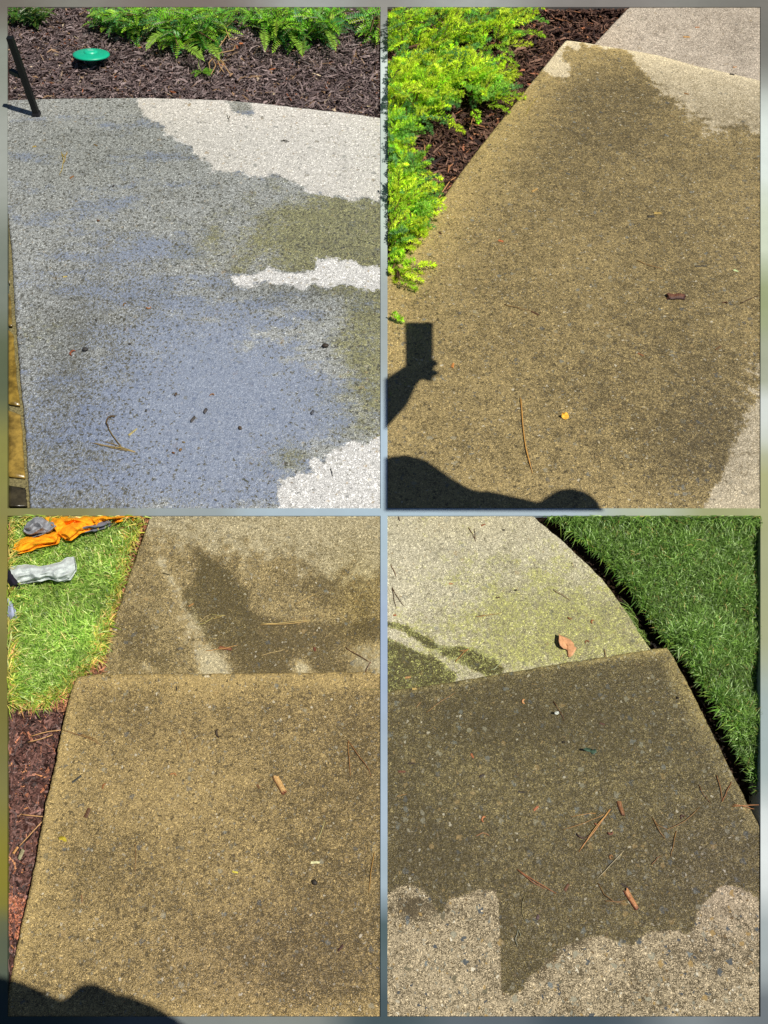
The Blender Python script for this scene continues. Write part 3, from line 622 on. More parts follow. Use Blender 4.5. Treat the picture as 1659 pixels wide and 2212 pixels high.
def yew(polyd, n, hmax, label, bright=.5, extra=(), L=(.06, .12), dark=False):
    lf, stm = MB(), MB(); P = scatter(polyd, n); dd = sdist(P[:, 0], P[:, 1], polyd); cx, cy = np.mean(polyd, 0)
    order = np.argsort(dd)[::-1]
    for (x, y), d_ in zip(P, dd):
        h = hmax*min(1, .25+d_/45)*random.uniform(.15, 1); base = at(x, y, h-.02)
        ang = random.uniform(-math.pi, math.pi)
        dr = Vector((math.cos(ang), math.sin(ang)-.4, random.uniform(-.1, 1.1)))
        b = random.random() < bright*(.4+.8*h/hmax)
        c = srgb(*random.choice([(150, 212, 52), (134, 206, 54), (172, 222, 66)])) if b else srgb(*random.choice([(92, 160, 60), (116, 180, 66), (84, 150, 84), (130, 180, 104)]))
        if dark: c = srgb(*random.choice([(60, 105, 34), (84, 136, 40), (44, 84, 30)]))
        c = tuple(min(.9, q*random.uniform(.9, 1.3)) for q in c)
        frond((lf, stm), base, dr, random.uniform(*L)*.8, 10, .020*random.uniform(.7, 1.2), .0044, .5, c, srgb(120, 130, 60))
    for (x, y, ax, ay, l) in extra:
        c = srgb(168, 215, 80)
        frond((lf, stm), at(x, y, .05), (ax, ay, .1), l, 16, .028, .0045, .6, tuple(q*.95 for q in c), srgb(130, 150, 60))
    # a few woody stems from a root
    root = at(cx, cy, -.02)
    for i in range(9):
        k = random.randrange(n); e_ = at(P[k][0], P[k][1], hmax*.5); m_ = (Vector(root)+Vector(e_))/2+Vector((0, 0, .03)); stm.tube([root, m_, e_], [.004, .003, .002], srgb(90, 70, 40), 5)
    filt(lf, 1); filt(stm, 1)
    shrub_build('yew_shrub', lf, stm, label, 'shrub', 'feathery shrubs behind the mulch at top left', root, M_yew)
Y2 = z1((400, -40), (430, 90), (470, 130), (520, 130), (560, 150), (640, 130), (690, 160), (720, 200), (780, 195), (830, 180), (860, 200), (900, 215), (930, 170), (990, 130), (1010, 60), (1010, -40))
Y3 = z1((1020, -40), (1050, 80), (1110, 120), (1150, 150), (1220, 160), (1290, 190), (1320, 195), (1350, 160), (1400, 165), (1450, 140), (1470, 80), (1480, -40))
Y4 = z1((1570, 40), (1560, 90), (1580, 150), (1630, 170), (1720, 170), (1720, -40), (1600, -40))
Y1 = z1((-10, -40), (-10, 75), (80, 95), (130, 85), (165, 110), (190, 60), (190, -40))
yew(Y2, 760, .10, 'wide bright green feathery shrub between the green cap and the trailing sprig', .55, [(400, 100, .6, -.5, .09), (352, 72, -.5, -.7, .09), (450, 95, .5, -.8, .08), (225, 32, -1, .2, .08)])
yew(Y3, 540, .10, 'bright green feathery shrub right of the bare trailing stems at top left panel', .7, [(570, 68, .1, -1, .09), (705, 66, .3, -.8, .10), (620, 70, .6, -1, .09), (655, 88, 0, -1, .07)])
yew(Y4, 150, .08, 'small feathery shrub cut off at the right edge of the cool shaded patio view', .75, L=(.08, .12))
yew(Y1, 200, .10, 'dark green leafy bush in the corner behind the black metal post', .2, L=(.05, .08), dark=True)
# trailing sprig and bare stems
e = empty('trailing_sprig', at(437, 105, 0)); tag(e, 'thin trailing sprig with a green tip hanging onto the mulch below the wide shrub', 'sprig')
mb = MB(); pts = [tuple(at(*p, zz)) for p, zz in zip(z1((862, 205), (855, 240), (850, 280), (862, 305)), (.05, .03, .01, .0))]; mb.tube(pts, .0018, srgb(120, 140, 60), 5); mb.build('stem', M_needle, e)
lf, st_ = MB(), MB()
for a in (-2.6, -1.9, -.9, .2, -.4): frond((lf, st_), at(436, 154, -.005), (math.cos(a), math.sin(a)*.7, .2), .04, 9, .016, .0035, .4, srgb(120, 180, 50), srgb(120, 140, 60))
lf.build('leaf_tip', M_yew, e, smooth=False)
mb = MB()
for p in ([(905, 240), (925, 280), (905, 320)], [(900, 240), (950, 265), (985, 315)], [(920, 235), (960, 270), (940, 310)], [(930, 230), (1000, 215), (1010, 190)], [(915, 245), (895, 270), (900, 300)], [(985, 170), (965, 120), (1000, 90), (1060, 110)], [(925, 240), (945, 290), (960, 310)], [(940, 200), (975, 150), (990, 120)]):
    q = z1(*p); mb.tube([tuple(at(x, y, -.002+.03*(1-i/len(q)))) for i, (x, y) in enumerate(q)], .0016, srgb(176, 140, 92), 5)
tag(mb.build('dry_twigs', M_needle), 'tangle of bare tan twigs poking from under the wide shrub', 'twigs')

def juniper(polyd, n, hmax, label, L=(.06, .115), gold=.6, tips=()):
    lf, stm, twigs = MB(), MB(), MB(); n = int(n*.72); P = scatter(polyd, n, 9); dd = sdist(P[:, 0], P[:, 1], polyd); cx, cy = np.mean(polyd, 0)
    V, F, C = [], [], []
    jobs = [(x, y, d_, None) for (x, y), d_ in zip(P, dd)]+[(t_[0], t_[1], 25, t_) for t_ in tips]
    for x, y, d_, tip in jobs:
        hf = min(1, .3+max(d_, 0)/60)*random.uniform(.2, 1); h = hmax*hf; p = Vector(at(x, y, h-.035))
        ang = random.gauss(-.2, 1.1); d = Vector((math.cos(ang), math.sin(ang)*.9, random.uniform(.2, 1.3))).normalized()
        ln = random.uniform(*L); nb = 9
        if tip: ln = tip[4]; d = Vector((tip[2], tip[3], .12)).normalized(); p = Vector(at(x, y, .02)); hf = 1
        pts = [p.copy()]
        lum = random.uniform(.85, 1.2)
        base_c = random.choice([(226, 246, 72), (236, 250, 90), (205, 240, 76)]) if random.random() < gold*(.35+hf) else random.choice([(160, 212, 96), (184, 230, 96), (140, 194, 116)])
        sidev = d.cross(Vector((random.gauss(0, .5), random.gauss(0, .5), 1))).normalized()
        for i in range(nb):
            d = (d+Vector((0, 0, -.05))+sidev*random.gauss(0, .06)).normalized(); p = p+d*ln/nb; pts.append(p.copy()); t = (i+1)/nb
            bl = ln*.30*(1.05-.75*t)*random.uniform(.7, 1.2)
            brs = [sidev*s_*.8+d*.9+Vector((random.gauss(0, .2), random.gauss(0, .2), random.gauss(.15, .25))) for s_ in (-1, 1)]
            if i == nb-1: brs.append(d*1.0)
            for bd in brs:
                bd = bd.normalized(); q = p.copy(); k = max(3, int(bl/.0060))
                tipc = np.array(srgb(*base_c))*lum*random.uniform(.85, 1.15)
                for j in range(k):
                    q = q+bd*bl/k; tt = (j+1)/k
                    for s_ in (0, 1, 2):
                        r = Vector((random.gauss(0, 1), random.gauss(0, 1), random.gauss(.2, 1))).normalized()
                        a = (bd*.8+r*.75).normalized(); l = .0135*(1-.35*tt); wv = a.cross(r).normalized()*.0017
                        b = len(V); V += [q-wv, q+wv, q+a*l]; F.append((b, b+1, b+2)); C.append(tipc)
        twigs.tube([tuple(v) for v in pts[::2]], [.0022, .0018, .0014, .001, .0008][:len(pts[::2])], srgb(120, 110, 50), 4)
    lf.V = [np.array([tuple(v) for v in V])]; lf.F = F; lf.C = [np.repeat(np.array(C), 3, 0)]; lf.n = len(V)
    lf.add(np.concatenate(twigs.V), twigs.F); lf.C[-1] = np.concatenate(twigs.C)
    root = at(cx, cy, -.04)
    for i in range(12):
        k = random.randrange(n); e_ = at(P[k][0], P[k][1], hmax*.4); m_ = (Vector(root)+Vector(e_))/2+Vector((0, 0, .02)); stm.tube([root, m_, e_], [.006, .004, .002], srgb(96, 66, 44), 5)
    filt(lf, 2); filt(stm, 2)
    shrub_build('juniper_shrub', lf, stm, label, 'shrub', 'golden green junipers beside the path', root, M_jun)
J1 = z3((-50, -40), (690, -40), (660, 80), (640, 110), (590, 120), (600, 170), (560, 200), (540, 225), (470, 230), (420, 240), (370, 220), (330, 200), (280, 240), (180, 250), (100, 230), (-50, 290))
J2 = z3((-50, 290), (100, 225), (200, 240), (260, 235), (330, 225), (420, 250), (470, 285), (520, 300), (500, 360), (545, 400), (590, 400), (575, 450), (540, 465), (420, 460), (370, 440), (300, 460), (250, 480), (270, 530), (180, 550), (120, 540), (90, 480), (-50, 480))
J3 = z3((-50, 470), (110, 500), (140, 560), (90, 600), (60, 680), (-50, 690))
J4 = z3((-50, 690), (110, 690), (170, 720), (215, 790), (150, 830), (200, 860), (180, 910), (190, 960), (120, 970), (140, 1030), (90, 1060), (110, 1100), (-50, 1110))
juniper(J1, 470, .10, 'large golden green juniper in the top left corner of the path bed', tips=[(1100, 100, .8, .2, .09), (1080, 118, .7, -.6, .08), (1130, 70, .9, 0, .08)])
juniper(J2, 440, .10, 'golden juniper reaching from the left border nearly to the path edge', gold=.75, tips=[(1082, 212, 1, .25, .09), (1060, 180, .9, .4, .08), (1050, 225, .8, -.4, .08), (960, 262, .5, -.5, .08), (1045, 130, .9, .1, .08), (1020, 235, .3, -.9, .07)])
juniper(J3, 150, .07, 'narrow strip of golden juniper at the left border beside the deep brown mulch')
juniper(J4, 240, .07, 'low golden juniper with pointed sprays over the tapering bed corner', gold=.7, tips=[(900, 372, .9, -.3, .08), (890, 400, 1, -.2, .08), (885, 425, 1, .0, .08), (885, 455, 1, .05, .08), (875, 485, .9, -.4, .07), (862, 515, .9, -.2, .06)])
J5 = z4((-50, 0), (100, 20), (90, 60), (200, 40), (120, 100), (120, 150), (50, 140), (-50, 130))
juniper(J5, 50, .04, 'lowest golden juniper sprays resting over the path at the left border', gold=.9, L=(.05, .07), tips=[(890, 578, .85, .5, .07), (868, 592, .9, -.3, .06), (858, 604, .9, -.4, .06), (840, 678, 1, -.3, .04)])

# ================================================================ BLACK POST, CAP, STONE EDGE
fx, fy = 80, 249
foot = Vector(at(fx, fy, 0))
hz = .02
while proj(foot+Vector((0, 0, hz)))[0] > 22 and hz < .8: hz += .004
e = empty('metal_post', foot); tag(e, 'black square metal post standing on the wet patio corner with a small brace', 'post')
def boxbar(mb_, a, b, w_, c, bev=.15):
    a, b = Vector(a), Vector(b); t = (b-a).normalized(); s_ = t.cross(Vector((0, 1, 0.01))).normalized(); u_ = t.cross(s_)
    pr = [(1, 1-bev), (1-bev, 1), (-1+bev, 1), (-1, 1-bev), (-1, -1+bev), (-1+bev, -1), (1-bev, -1), (1, -1+bev)]
    V = [tuple(p+s_*x*w_/2+u_*y*w_/2) for p in (a, b) for x, y in pr]
    mb_.add(V, [(i, (i+1) % 8, 8+(i+1) % 8, 8+i) for i in range(8)]+[tuple(range(8))[::-1], tuple(range(8, 16))], c)
mb = MB(); boxbar(mb, foot+Vector((0, 0, .012)), foot+Vector((0, 0, hz)), .020, srgb(12, 15, 14)); mb.build('leg', M_metal, e, False)
mb = MB(); boxbar(mb, foot+Vector((0, 0, .0005)), foot+Vector((0, 0, .0115)), .025, srgb(30, 30, 34)); mb.build('foot_cap', M_metal, e, False)
bz = hz*.53; b0 = foot+Vector((-.010, 0, bz)); mb = MB(); boxbar(mb, b0, b0+Vector((-.035, .02, .004)), .016, srgb(26, 44, 40)); mb.build('brace', M_metal, e, False)

cpos = Vector(at(203, 152, -.036)); e = empty('access_cap', cpos); tag(e, 'round green plastic cap on a short stem standing in the mulch', 'cap')
def lathe_part(name, prof, c, parent, k=48, dz=0):
    mb_ = MB(); mb_.lathe(prof, c, k, (cpos.x, cpos.y, cpos.z)); return mb_.build(name, M_green, parent)
lathe_part('disc', [(.0, 0.0620), (.025, 0.0620), (.031, 0.0625), (.057, 0.0600), (.0655, 0.0570), (.067, 0.0540), (.0655, 0.0510), (.03, 0.0500), (0, 0.0500)], srgb(20, 168, 130), e)
lathe_part('hub', [(.0, 0.0690), (.02, 0.0690), (.0235, 0.0680), (.026, 0.0625)], srgb(30, 182, 142), e)
mb = MB(); boxbar(mb, cpos+Vector((-.010, 0, .0695)), cpos+Vector((.010, 0, .0695)), .003, srgb(150, 205, 190)); mb.build('slot', M_green, e, False)
lathe_part('stem', [(.022, .050), (.02, .01), (.02, -.02), (0, -.02)], srgb(14, 60, 54), e, 24)
e.rotation_euler = (R(-11), R(3), 0)

root = empty('stone_border', at(30, 800, -.02)); tag(root, 'narrow border of wet yellow-brown flagstones at the left edge of the patio', 'stone border')
Lx = resample(L1[1:], 60)
def lx(y): return float(np.interp(y, Lx[:, 1], Lx[:, 0]))
stones = [(440, 618, (96, 88, 52)), (636, 708, (120, 100, 46)), (718, 880, (128, 104, 40)), (892, 1036, (132, 108, 48)), (1050, 1096, (58, 52, 36))]
mpoly = [(17, 420)] + [(lx(y)-1, y) for y in range(425, 1097, 12)] + [(lx(1096)-1, 1096.5), (17, 1096.5)]
Vm = [tuple(at(x, y, -.012)) for x, y in mpoly]; cen = tuple(np.mean(Vm, 0)); 
nA = len(mpoly)//2
rowsL = [tuple(at(17, y, -.012)) for y in np.linspace(416, 1096.5, 90)]; rowsR = [tuple(at(max(17.2, lx(y)+.5), y, -.012)) for y in np.linspace(416, 1096.5, 90)]
mid = [tuple((np.array(a)+np.array(b))/2+np.array([0, 0, random.uniform(-.002, .002)])) for a, b in zip(rowsL, rowsR)]
V = rowsL+mid+rowsR; F = [(i+90*k, i+90*k+1, i+90*k+91, i+90*k+90) for k in (0, 1) for i in range(89)]
mesh_obj('mortar', V, F, M_mortar, root, {'col': np.tile(srgb(112, 104, 70), (len(V), 1))})
for ya, yb, c in stones:
    ys = np.linspace(ya, yb, 16); sl = (yb-ya)*.13
    out = [(18.0, y-sl*.3) for y in ys[::-1]] + [(max(19, lx(y)-11-random.uniform(0, 2.5)), y+sl*(.5 if 0 < i < 15 else 0)*0+(4 if i == 0 else -2 if i == 15 else 0)) for i, y in enumerate(ys)]
    out = [(x, min(max(y, 414), 1096)) for x, y in out]
    o_ = np.array(out); c0 = o_.mean(0); n = len(o_); V = []
    for sc_, z_ in ((1, -.018), (1, -.006), (.9, -.002), (.55, -.0012)):
        q = c0+(o_-c0)*np.array([sc_, 1-(1-sc_)*.35]); V += [tuple(at(a, b, z_+random.uniform(-.0005, .0005))) for a, b in q]
    F = [(r*n+i, r*n+(i+1) % n, (r+1)*n+(i+1) % n, (r+1)*n+i) for r in range(3) for i in range(n)]+[tuple(3*n+i for i in range(n))]
    mesh_obj('stone', V, F, M_stone, root, {'col': np.tile(srgb(*c), (len(V), 1))})

# ================================================================ CLOTHS ON THE LAWN
def cloth(name, top, bot, z0, hgt, col, label=None, cat='cloth', nu=70, nv=26, parent=None, seed=0, folds=3.0, amp=.010, col2=None, group=None):
    G = coons(top, bot, [top[0], bot[0]], [top[-1], bot[-1]], nu, nv); P = G.reshape(-1, 2)
    u = np.tile(np.linspace(0, 1, nu), nv); v = np.repeat(np.linspace(0, 1, nv), nu)
    crown = (np.sin(np.pi*v)**.45)*(np.sin(np.pi*np.clip(u, .02, .98))**.25)
    B = at(P[:, 0], P[:, 1], z0)
    f = np.array([mnoise.noise(Vector((b[0]*22+seed, b[1]*38, seed)))*1.0+mnoise.noise(Vector((b[0]*60, b[1]*75+seed, seed)))*.55+mnoise.noise(Vector((b[0]*160, b[1]*160, seed)))*.2 for b in B])
    f = f+np.array([.9-2.6*abs(mnoise.noise(Vector((b[0]*34+seed, b[1]*48-seed, seed+2)))) for b in B])*.8
    z = z0+hgt*crown+amp*f*(.35+crown)
    V = at(P[:, 0], P[:, 1], z); V2 = V.copy(); V2[:, 2] -= .003+.8*hgt*crown
    wob = np.stack([np.array([mnoise.noise(Vector((b[0]*50, b[1]*50, seed+k))) for b in B]) for k in (3, 8)], -1)*.004
    V[:, :2] += wob; V2[:, :2] += wob
    idx = np.arange(nu*nv).reshape(nv, nu); n = nu*nv
    F = np.stack([idx[:-1, :-1], idx[1:, :-1], idx[1:, 1:], idx[:-1, 1:]], -1).reshape(-1, 4); F2 = F[:, ::-1]+n
    loop = list(idx[0, :])+list(idx[1:, -1])+list(idx[-1, -2::-1])+list(idx[-2:0:-1, 0])
    F = F.tolist()+F2.tolist()+[(a, b, b+n, a+n) for a, b in zip(loop[1:]+loop[:1], loop)]
    cc = np.tile(srgb(*col), (n, 1))
    if col2 is not None: cc = np.where((f > .35)[:, None], srgb(*col2), cc)
    o = mesh_obj(name, np.r_[V, V2], F, M_cloth, parent, {'col': np.r_[cc, cc]})
    if label: tag(o, label, cat, group)
    return o
T = 26
cloth('microfibre_cloth', z5((55, 150), (110, 122), (180, 112), (240, 88), (262, 66), (210, 62), (178, 34), (260, 32), (360, 32), (470, 32), (600, 31)),
      z5((52, 180), (80, 186), (170, 162), (240, 142), (262, 100), (300, 66), (345, 62), (372, 84), (420, 82), (470, 44), (606, 34)), -.004, .022, (255, 168, 34), 'crumpled bright orange cloth heaped on the grass at the top of the lawn', seed=2, amp=.014, group='cloths on the lawn')
cloth('microfibre_cloth', z5((240, 100), (300, 62), (350, 50), (430, 45)), z5((278, 132), (300, 128), (340, 96), (372, 88)), .004, .02, (255, 164, 34), 'small orange cloth fold beside the dark grey cloth', seed=12, nu=40, nv=18, amp=.012, group='cloths on the lawn')
cloth('microfibre_cloth', z5((98, 82), (120, 55), (145, 36), (180, 34), (215, 55), (244, 66)), z5((100, 100), (125, 116), (150, 108), (190, 106), (225, 100), (246, 80)), .0, .026, (150, 152, 156), 'crumpled grey cloth tucked against the left of the orange pile', seed=5, nu=46, nv=22, amp=.016, group='cloths on the lawn')
cloth('microfibre_cloth', z5((275, 90), (300, 66), (345, 72), (400, 62), (450, 50), (478, 48)), z5((282, 108), (305, 100), (345, 92), (395, 92), (440, 74), (476, 62)), -.002, .018, (110, 112, 122), 'dark grey cloth showing under the right side of the orange pile', seed=8, nu=46, nv=16, group='cloths on the lawn')
gl = empty('rolled_cloth', at(90, 1235, 0)); tag(gl, 'long rolled pale grey cloth with a black end lying on the grass', 'cloth', 'cloths on the lawn')
cloth('fabric_roll', z5((40, 248), (70, 240), (120, 240), (170, 250), (215, 240), (260, 225), (290, 205), (318, 203)), z5((60, 318), (100, 318), (150, 308), (200, 296), (235, 300), (270, 308), (298, 300), (322, 262)), .0, .022, (196, 204, 200), parent=gl, seed=21, nu=60, nv=24, amp=.010)
cloth('dark_cuff', z5((34, 258), (44, 262), (56, 280), (66, 300)), z5((34, 330), (45, 336), (60, 338), (80, 326)), .002, .03, (42, 38, 50), parent=gl, seed=31, nu=20, nv=20, amp=.004)
cloth('microfibre_cloth', z5((33, 378), (45, 385), (58, 405), (64, 440)), z5((33, 480), (40, 482), (52, 475), (62, 460)), .0, .02, (170, 178, 200), 'pale blue-white cloth corner at the left border of the lawn', seed=41, nu=22, nv=22, amp=.006, group='cloths on the lawn')

# ================================================================ LITTER ON THE CONCRETE
def mute(c):
    l = .35*c[0]+.5*c[1]+.15*c[2]; return tuple((q*.78+l*.22)*w_ for q, w_ in zip(c, (.96, .98, .80)))
OR, TN, BR, DK, RD, GY, YL = (196, 122, 66), (186, 150, 98), (104, 62, 40), (44, 34, 30), (128, 60, 44), (120, 120, 125), (214, 176, 60)
def zslab(x, y):
    return zslab_(x, y)*float(sstep(1643, 1560, x) if (x > 837 and y < 1100) else sstep(822, 740, x) if x < 822 else sstep(837, 910, x))
def zslab_(x, y):
    if 837 < x and 1114 < y: 
        j = np.interp(x, [837, 1440], [1497, 1403]); return 0 if y > j else -.02*float(sstep(1114, 1420, y))
    if x < 822 and y > 1114: return 0 if y > 1460 else -.03*float(sstep(1114, 1460, y))
    return 0 if y > np.interp(x, [1226, 1643], [88, 172]) or x < 822 else -.018*float(sstep(15, 90, y))
def needle(paths, r, c, label, kind='pine_needle', cat='pine needle', group='pine needles lying on the concrete'):
    """one fallen needle bundle: its needles joined at a sheath"""
    mb_ = MB(); allp = []
    for pth in paths:
        a = resample(pth, 7); L_ = math.dist(pth[0], pth[-1])
        for i in range(7):
            a[i] += (random.gauss(0, .5), random.gauss(0, .5))
        pts = []
        for i, (x, y) in enumerate(a):
            zz = zslab(x, y)+r*1.1+.003*math.sin(math.pi*i/6)*random.uniform(.3, 1); pts.append(tuple(at(x, y, zz)))
        r_ = r*.82; mb_.tube(pts, [r_*1.25, r_*1.1, r_, r_, r_, r_*.9, r_*.5], tuple(q*random.uniform(.9, 1.1) for q in srgb(*mute(c))), 5)
    o = mb_.build(kind, M_needle); return tag(o, label, cat, group)
def chip(x, y, L, Wd, ang, c, label, th=.3, kind='wood_chip', cat='wood chip', group='wood chips lying on the concrete', jag=.25, c2=None, taper=.8):
    """splintered bit of bark: rough box with ragged ends; size in picture units"""
    c = mute(c); p = Vector(at(x, y, zslab(x, y))); s_ = (Vector(at(x+1, y, 0))-Vector(at(x, y, 0))).length
    L *= s_; Wd *= s_; h = Wd*th; nx, ny = 9, 5; a = R(-ang); V = []; 
    for side in (0, 1):
        for i in range(nx):
            for j in range(ny):
                t = i/(nx-1)-.5; q = j/(ny-1)-.5
                ex = random.uniform(-jag, jag)*Wd*.8 if i in (0, nx-1) else 0
                wv = Wd*(1-(1-taper)*(t+.5))*(1+random.uniform(-.06, .06))
                X = t*L+ex; Y = q*wv+.10*L*math.sin(t*3)*.3; Z = (h*(1-.5*abs(2*q)**3)+random.uniform(-.1, .1)*h+.12*h*math.sin(t*9)) if side else .0003+.1*h*(1-math.cos(t*2))
                V.append((p.x+X*math.cos(a)-Y*math.sin(a), p.y+(X*math.sin(a)+Y*math.cos(a)), p.z+Z))
    n = nx*ny; idx = np.arange(n).reshape(nx, ny)
    F = [(idx[i, j]+n, idx[i+1, j]+n, idx[i+1, j+1]+n, idx[i, j+1]+n) for i in range(nx-1) for j in range(ny-1)]
    F += [tuple(k-n for k in f[::-1]) for f in F]
    loop = list(idx[:, 0])+list(idx[-1, 1:])+list(idx[-2::-1, -1])+list(idx[0, -2:0:-1])
    F += [(a_, b_, b_+n, a_+n) for a_, b_ in zip(loop, loop[1:]+loop[:1])]
    F = [tuple(int(k) for k in f) for f in F]
    cc = np.tile(srgb(*c), (2*n, 1))
    if c2: 
        for k in range(2*n):
            if (k % n) % ny == 0 or (k % n)//ny == nx-1: cc[k] = srgb(*c2)
    o = mesh_obj(kind, V, F, M_wood, attrs={'col': cc}, smooth=False); return tag(o, label, cat, group)
def curl(x, y, r, ang, c, label, arc=200, w_=.35, kind='bark_curl', cat='bark curl', group='small curled bark bits on the concrete'):
    c = mute(c); pts = []; p = Vector(at(x, y, zslab(x, y))); s_ = (Vector(at(x+1, y, 0))-Vector(at(x, y, 0))).length
    for i in range(8):
        a = R(ang+arc*i/7); pts.append((p.x+math.cos(a)*r*s_, p.y+math.sin(a)*r*s_, p.z+w_*r*s_*.55+.0006+.15*r*s_*math.sin(i)))
    mb_ = MB(); mb_.tube(pts, [w_*r*s_*q for q in (.4, .8, 1, 1, 1, .9, .7, .35)], srgb(*c), 6, .7)
    return tag(mb_.build(kind, M_wood), label, cat, group)
def seed(x, y, L, Wd, ang, c, label, kind='seed_husk', cat='seed', group='dark seed husks on the wet patio'):
    p = Vector(at(x, y, zslab(x, y))); s_ = (Vector(at(x+1, y, 0))-Vector(at(x, y, 0))).length; a = R(-ang); L *= s_; Wd *= s_
    pts = [(p.x+math.cos(a)*L*t+math.sin(a)*Wd*.3*math.sin(t*5), p.y+math.sin(a)*L*t, p.z+Wd*.35) for t in (-.5, -.42, -.25, 0, .2, .38, .5)]
    mb_ = MB(); mb_.tube(pts, [Wd*q for q in (.08, .3, .48, .5, .45, .3, .06)], srgb(*c), 8, .7)
    return tag(mb_.build(kind, M_wood), label, cat, group)

# -- on the patio (top left)
GT = 'twigs on the patio'
needle([z1((975, 495), (980, 515)), z1((985, 497), (978, 518))], .0011, DK, 'tiny dark forked twig on the dry strip near the mulch edge', 'twig', 'twig', GT)
needle([z1((1203, 605), (1222, 600), (1242, 606)), z1((1215, 597), (1230, 611))], .0014, (80, 66, 74), 'small dark twig in the middle of the dry white area', 'twig', 'twig', GT)
needle([z1((262, 650), (272, 685), (268, 720), (254, 747)), z1((288, 650), (272, 700)), z1((265, 662), (281, 672))], .0015, (176, 142, 70), 'forked tan pine needle on the wet patio below the black post', group=GT)
needle([z1((1530, 1022), (1580, 1035), (1632, 1055))], .0010, (190, 180, 165), 'thin pale needle on the mossy patio at the right border', group=GT)
needle([z2((1418, 940), (1426, 972))], .0012, (50, 50, 55), 'short dark needle on the lower dry patch of the patio', group=GT)
needle([z2((492, 714), (474, 712), (458, 720), (455, 745), (468, 765))], .0028, (82, 62, 34), 'dark curled stem above the needle bundle on the wet patio', 'twig', 'twig', GT)
needle([z2((466, 766), (485, 800), (520, 845))], .0018, (126, 106, 62), 'straight twig linking the curled stem to the needle bundle', 'twig', 'twig', GT)
needle([z2((580, 868), (480, 842), (385, 826)), z2((580, 868), (490, 850), (400, 830)), z2((578, 866), (500, 836), (440, 822)), z2((576, 864), (520, 848), (470, 850))], .0013, (160, 130, 96), 'bundle of tan pine needles on the blue wet patio', group=GT)
chip(287, 1.0*(539.5+782*.504), 24, 6, -48, (170, 150, 110), 'narrow tan sliver right of the needle bundle on the patio', group=GT, taper=.5)
for x, y, L_, w_, a, c, lb in [
    (245, 403, 7, 4, 60, DK, 'small dark husk in the upper middle of the wet patio'), (213, 478, 8, 5, 20, (96, 60, 34), 'single brown husk below the forked tan needle'),
    (185, 757, 13, 11, 0, (50, 48, 46), 'dark round clump beside the red-brown curl'), (380, 853, 11, 6, 70, (76, 62, 50), 'upright dark husk left of the orange fleck'),
    (444, 889, 16, 8, 75, (66, 62, 62), 'rough grey-brown husk in the centre of the wet patio'), (417, 907, 19, 7, 95, (66, 62, 58), 'long dark husk left of the rough one'),
    (519, 926, 12, 8, 35, (72, 58, 42), 'plump brown husk right of the long dark ones'), (703, 749, 15, 11, 0, (52, 44, 36), 'dark clump near the mossy streaks at right'),
    (675, 892, 14, 7, 80, (70, 72, 78), 'slate grey husk under the dark clump'), (375, 979, 9, 5, 20, (96, 64, 36), 'small brown husk, left of the pair low on the patio'),
    (390, 973, 9, 7, 60, (110, 84, 50), 'small tan husk, right of the pair low on the patio'), (397, 956, 8, 4, 10, (120, 104, 70), 'tiny tan husk just above the low pair'),
    (316, 888, 8, 5, 50, (60, 58, 52), 'tiny dark husk above the tan sliver'), (281, 744, 7, 5, 0, (58, 54, 50), 'tiny dark husk upper left of the blue wet area'),
    (208, 692, 6, 4, 30, (60, 56, 50), 'tiny dark husk below the brown curl')]:
    seed(x, y, L_, w_, a, c, lb)
for x, y, r, a, c, lb in [(271, 659, 4.5, 60, (120, 84, 44), 'brown curl, left one of two above the blue wet area'), (321, 664, 4.5, 180, (168, 96, 48), 'orange-brown curl, right one of two above the blue wet area'),
                          (159, 764, 7, 60, (140, 62, 36), 'red-brown curved curl at the left of the wet patio'), (458, 855, 4.5, 0, (150, 92, 50), 'orange fleck in the centre of the wet patio')]:
    curl(x, y, r, a, c, lb)
chip(207, 314, 11, 4, 40, (112, 84, 48), 'small brown chip high on the wet patio'); chip(155, 383, 11, 5, -50, (138, 84, 44), 'small rust chip under the forked needle')
chip(141, 598, 8, 4, 0, (190, 160, 90), 'pale tan chip near the left edge of the patio'); chip(531, 1038, 16, 4, 40, (84, 84, 90), 'thin grey sliver low on the blue wet patio')
chip(75, 317, 7, 6, 0, (160, 130, 70), 'small yellow-tan chip by the left side below the post')

# -- on the path (top right)
needle([z4((598, 632), (602, 700), (614, 810), (632, 900), (652, 960)), z4((600, 640), (610, 770), (622, 850), (650, 955))], .0015, (206, 132, 62), 'long orange pine needle standing upright in the picture on the path')
needle([z3((668, 420), (640, 450), (628, 480), (620, 502))], .0012, (180, 140, 70), 'curved tan needle near the upper left edge of the path')
needle([z4((1095, 45), (1150, 68), (1210, 80))], .0011, (170, 120, 64), 'thin curved needle across the middle of the path')
needle([z4((1540, 228), (1590, 208), (1630, 188))], .0014, (86, 60, 40), 'dark thin twig at the right border of the path', 'twig', 'twig')
needle([z4((530, 236), (580, 246), (640, 262))], .0011, (165, 112, 66), 'faint needle pointing at the small brown splinter')
chip(1460, 642, 37, 17, 4, (112, 62, 50), 'thick wet dark red wood chip on the right of the path', th=.4, c2=(60, 34, 32), taper=.95)
chip(1514, 575, 23, 4, 2, (44, 40, 40), 'straight black sliver above the dark red chip'); chip(1590, 585, 10, 6, 40, (190, 206, 170), 'pale greenish flake near the right border of the path', th=.15, taper=.5)
chip(1156, 677, 19, 5, 42, (92, 56, 40), 'small brown splinter left of the path centre'); chip(978, 790, 13, 6, -70, (200, 116, 56), 'small orange chip right of the phone-shaped shadow')
chip(1384, 766, 13, 4, 40, (150, 84, 48), 'thin rust splinter right of the path centre'); chip(1483, 80, 14, 6, 10, (206, 140, 80), 'orange leaf flake on the far slab, lower one of the upper two', th=.15)
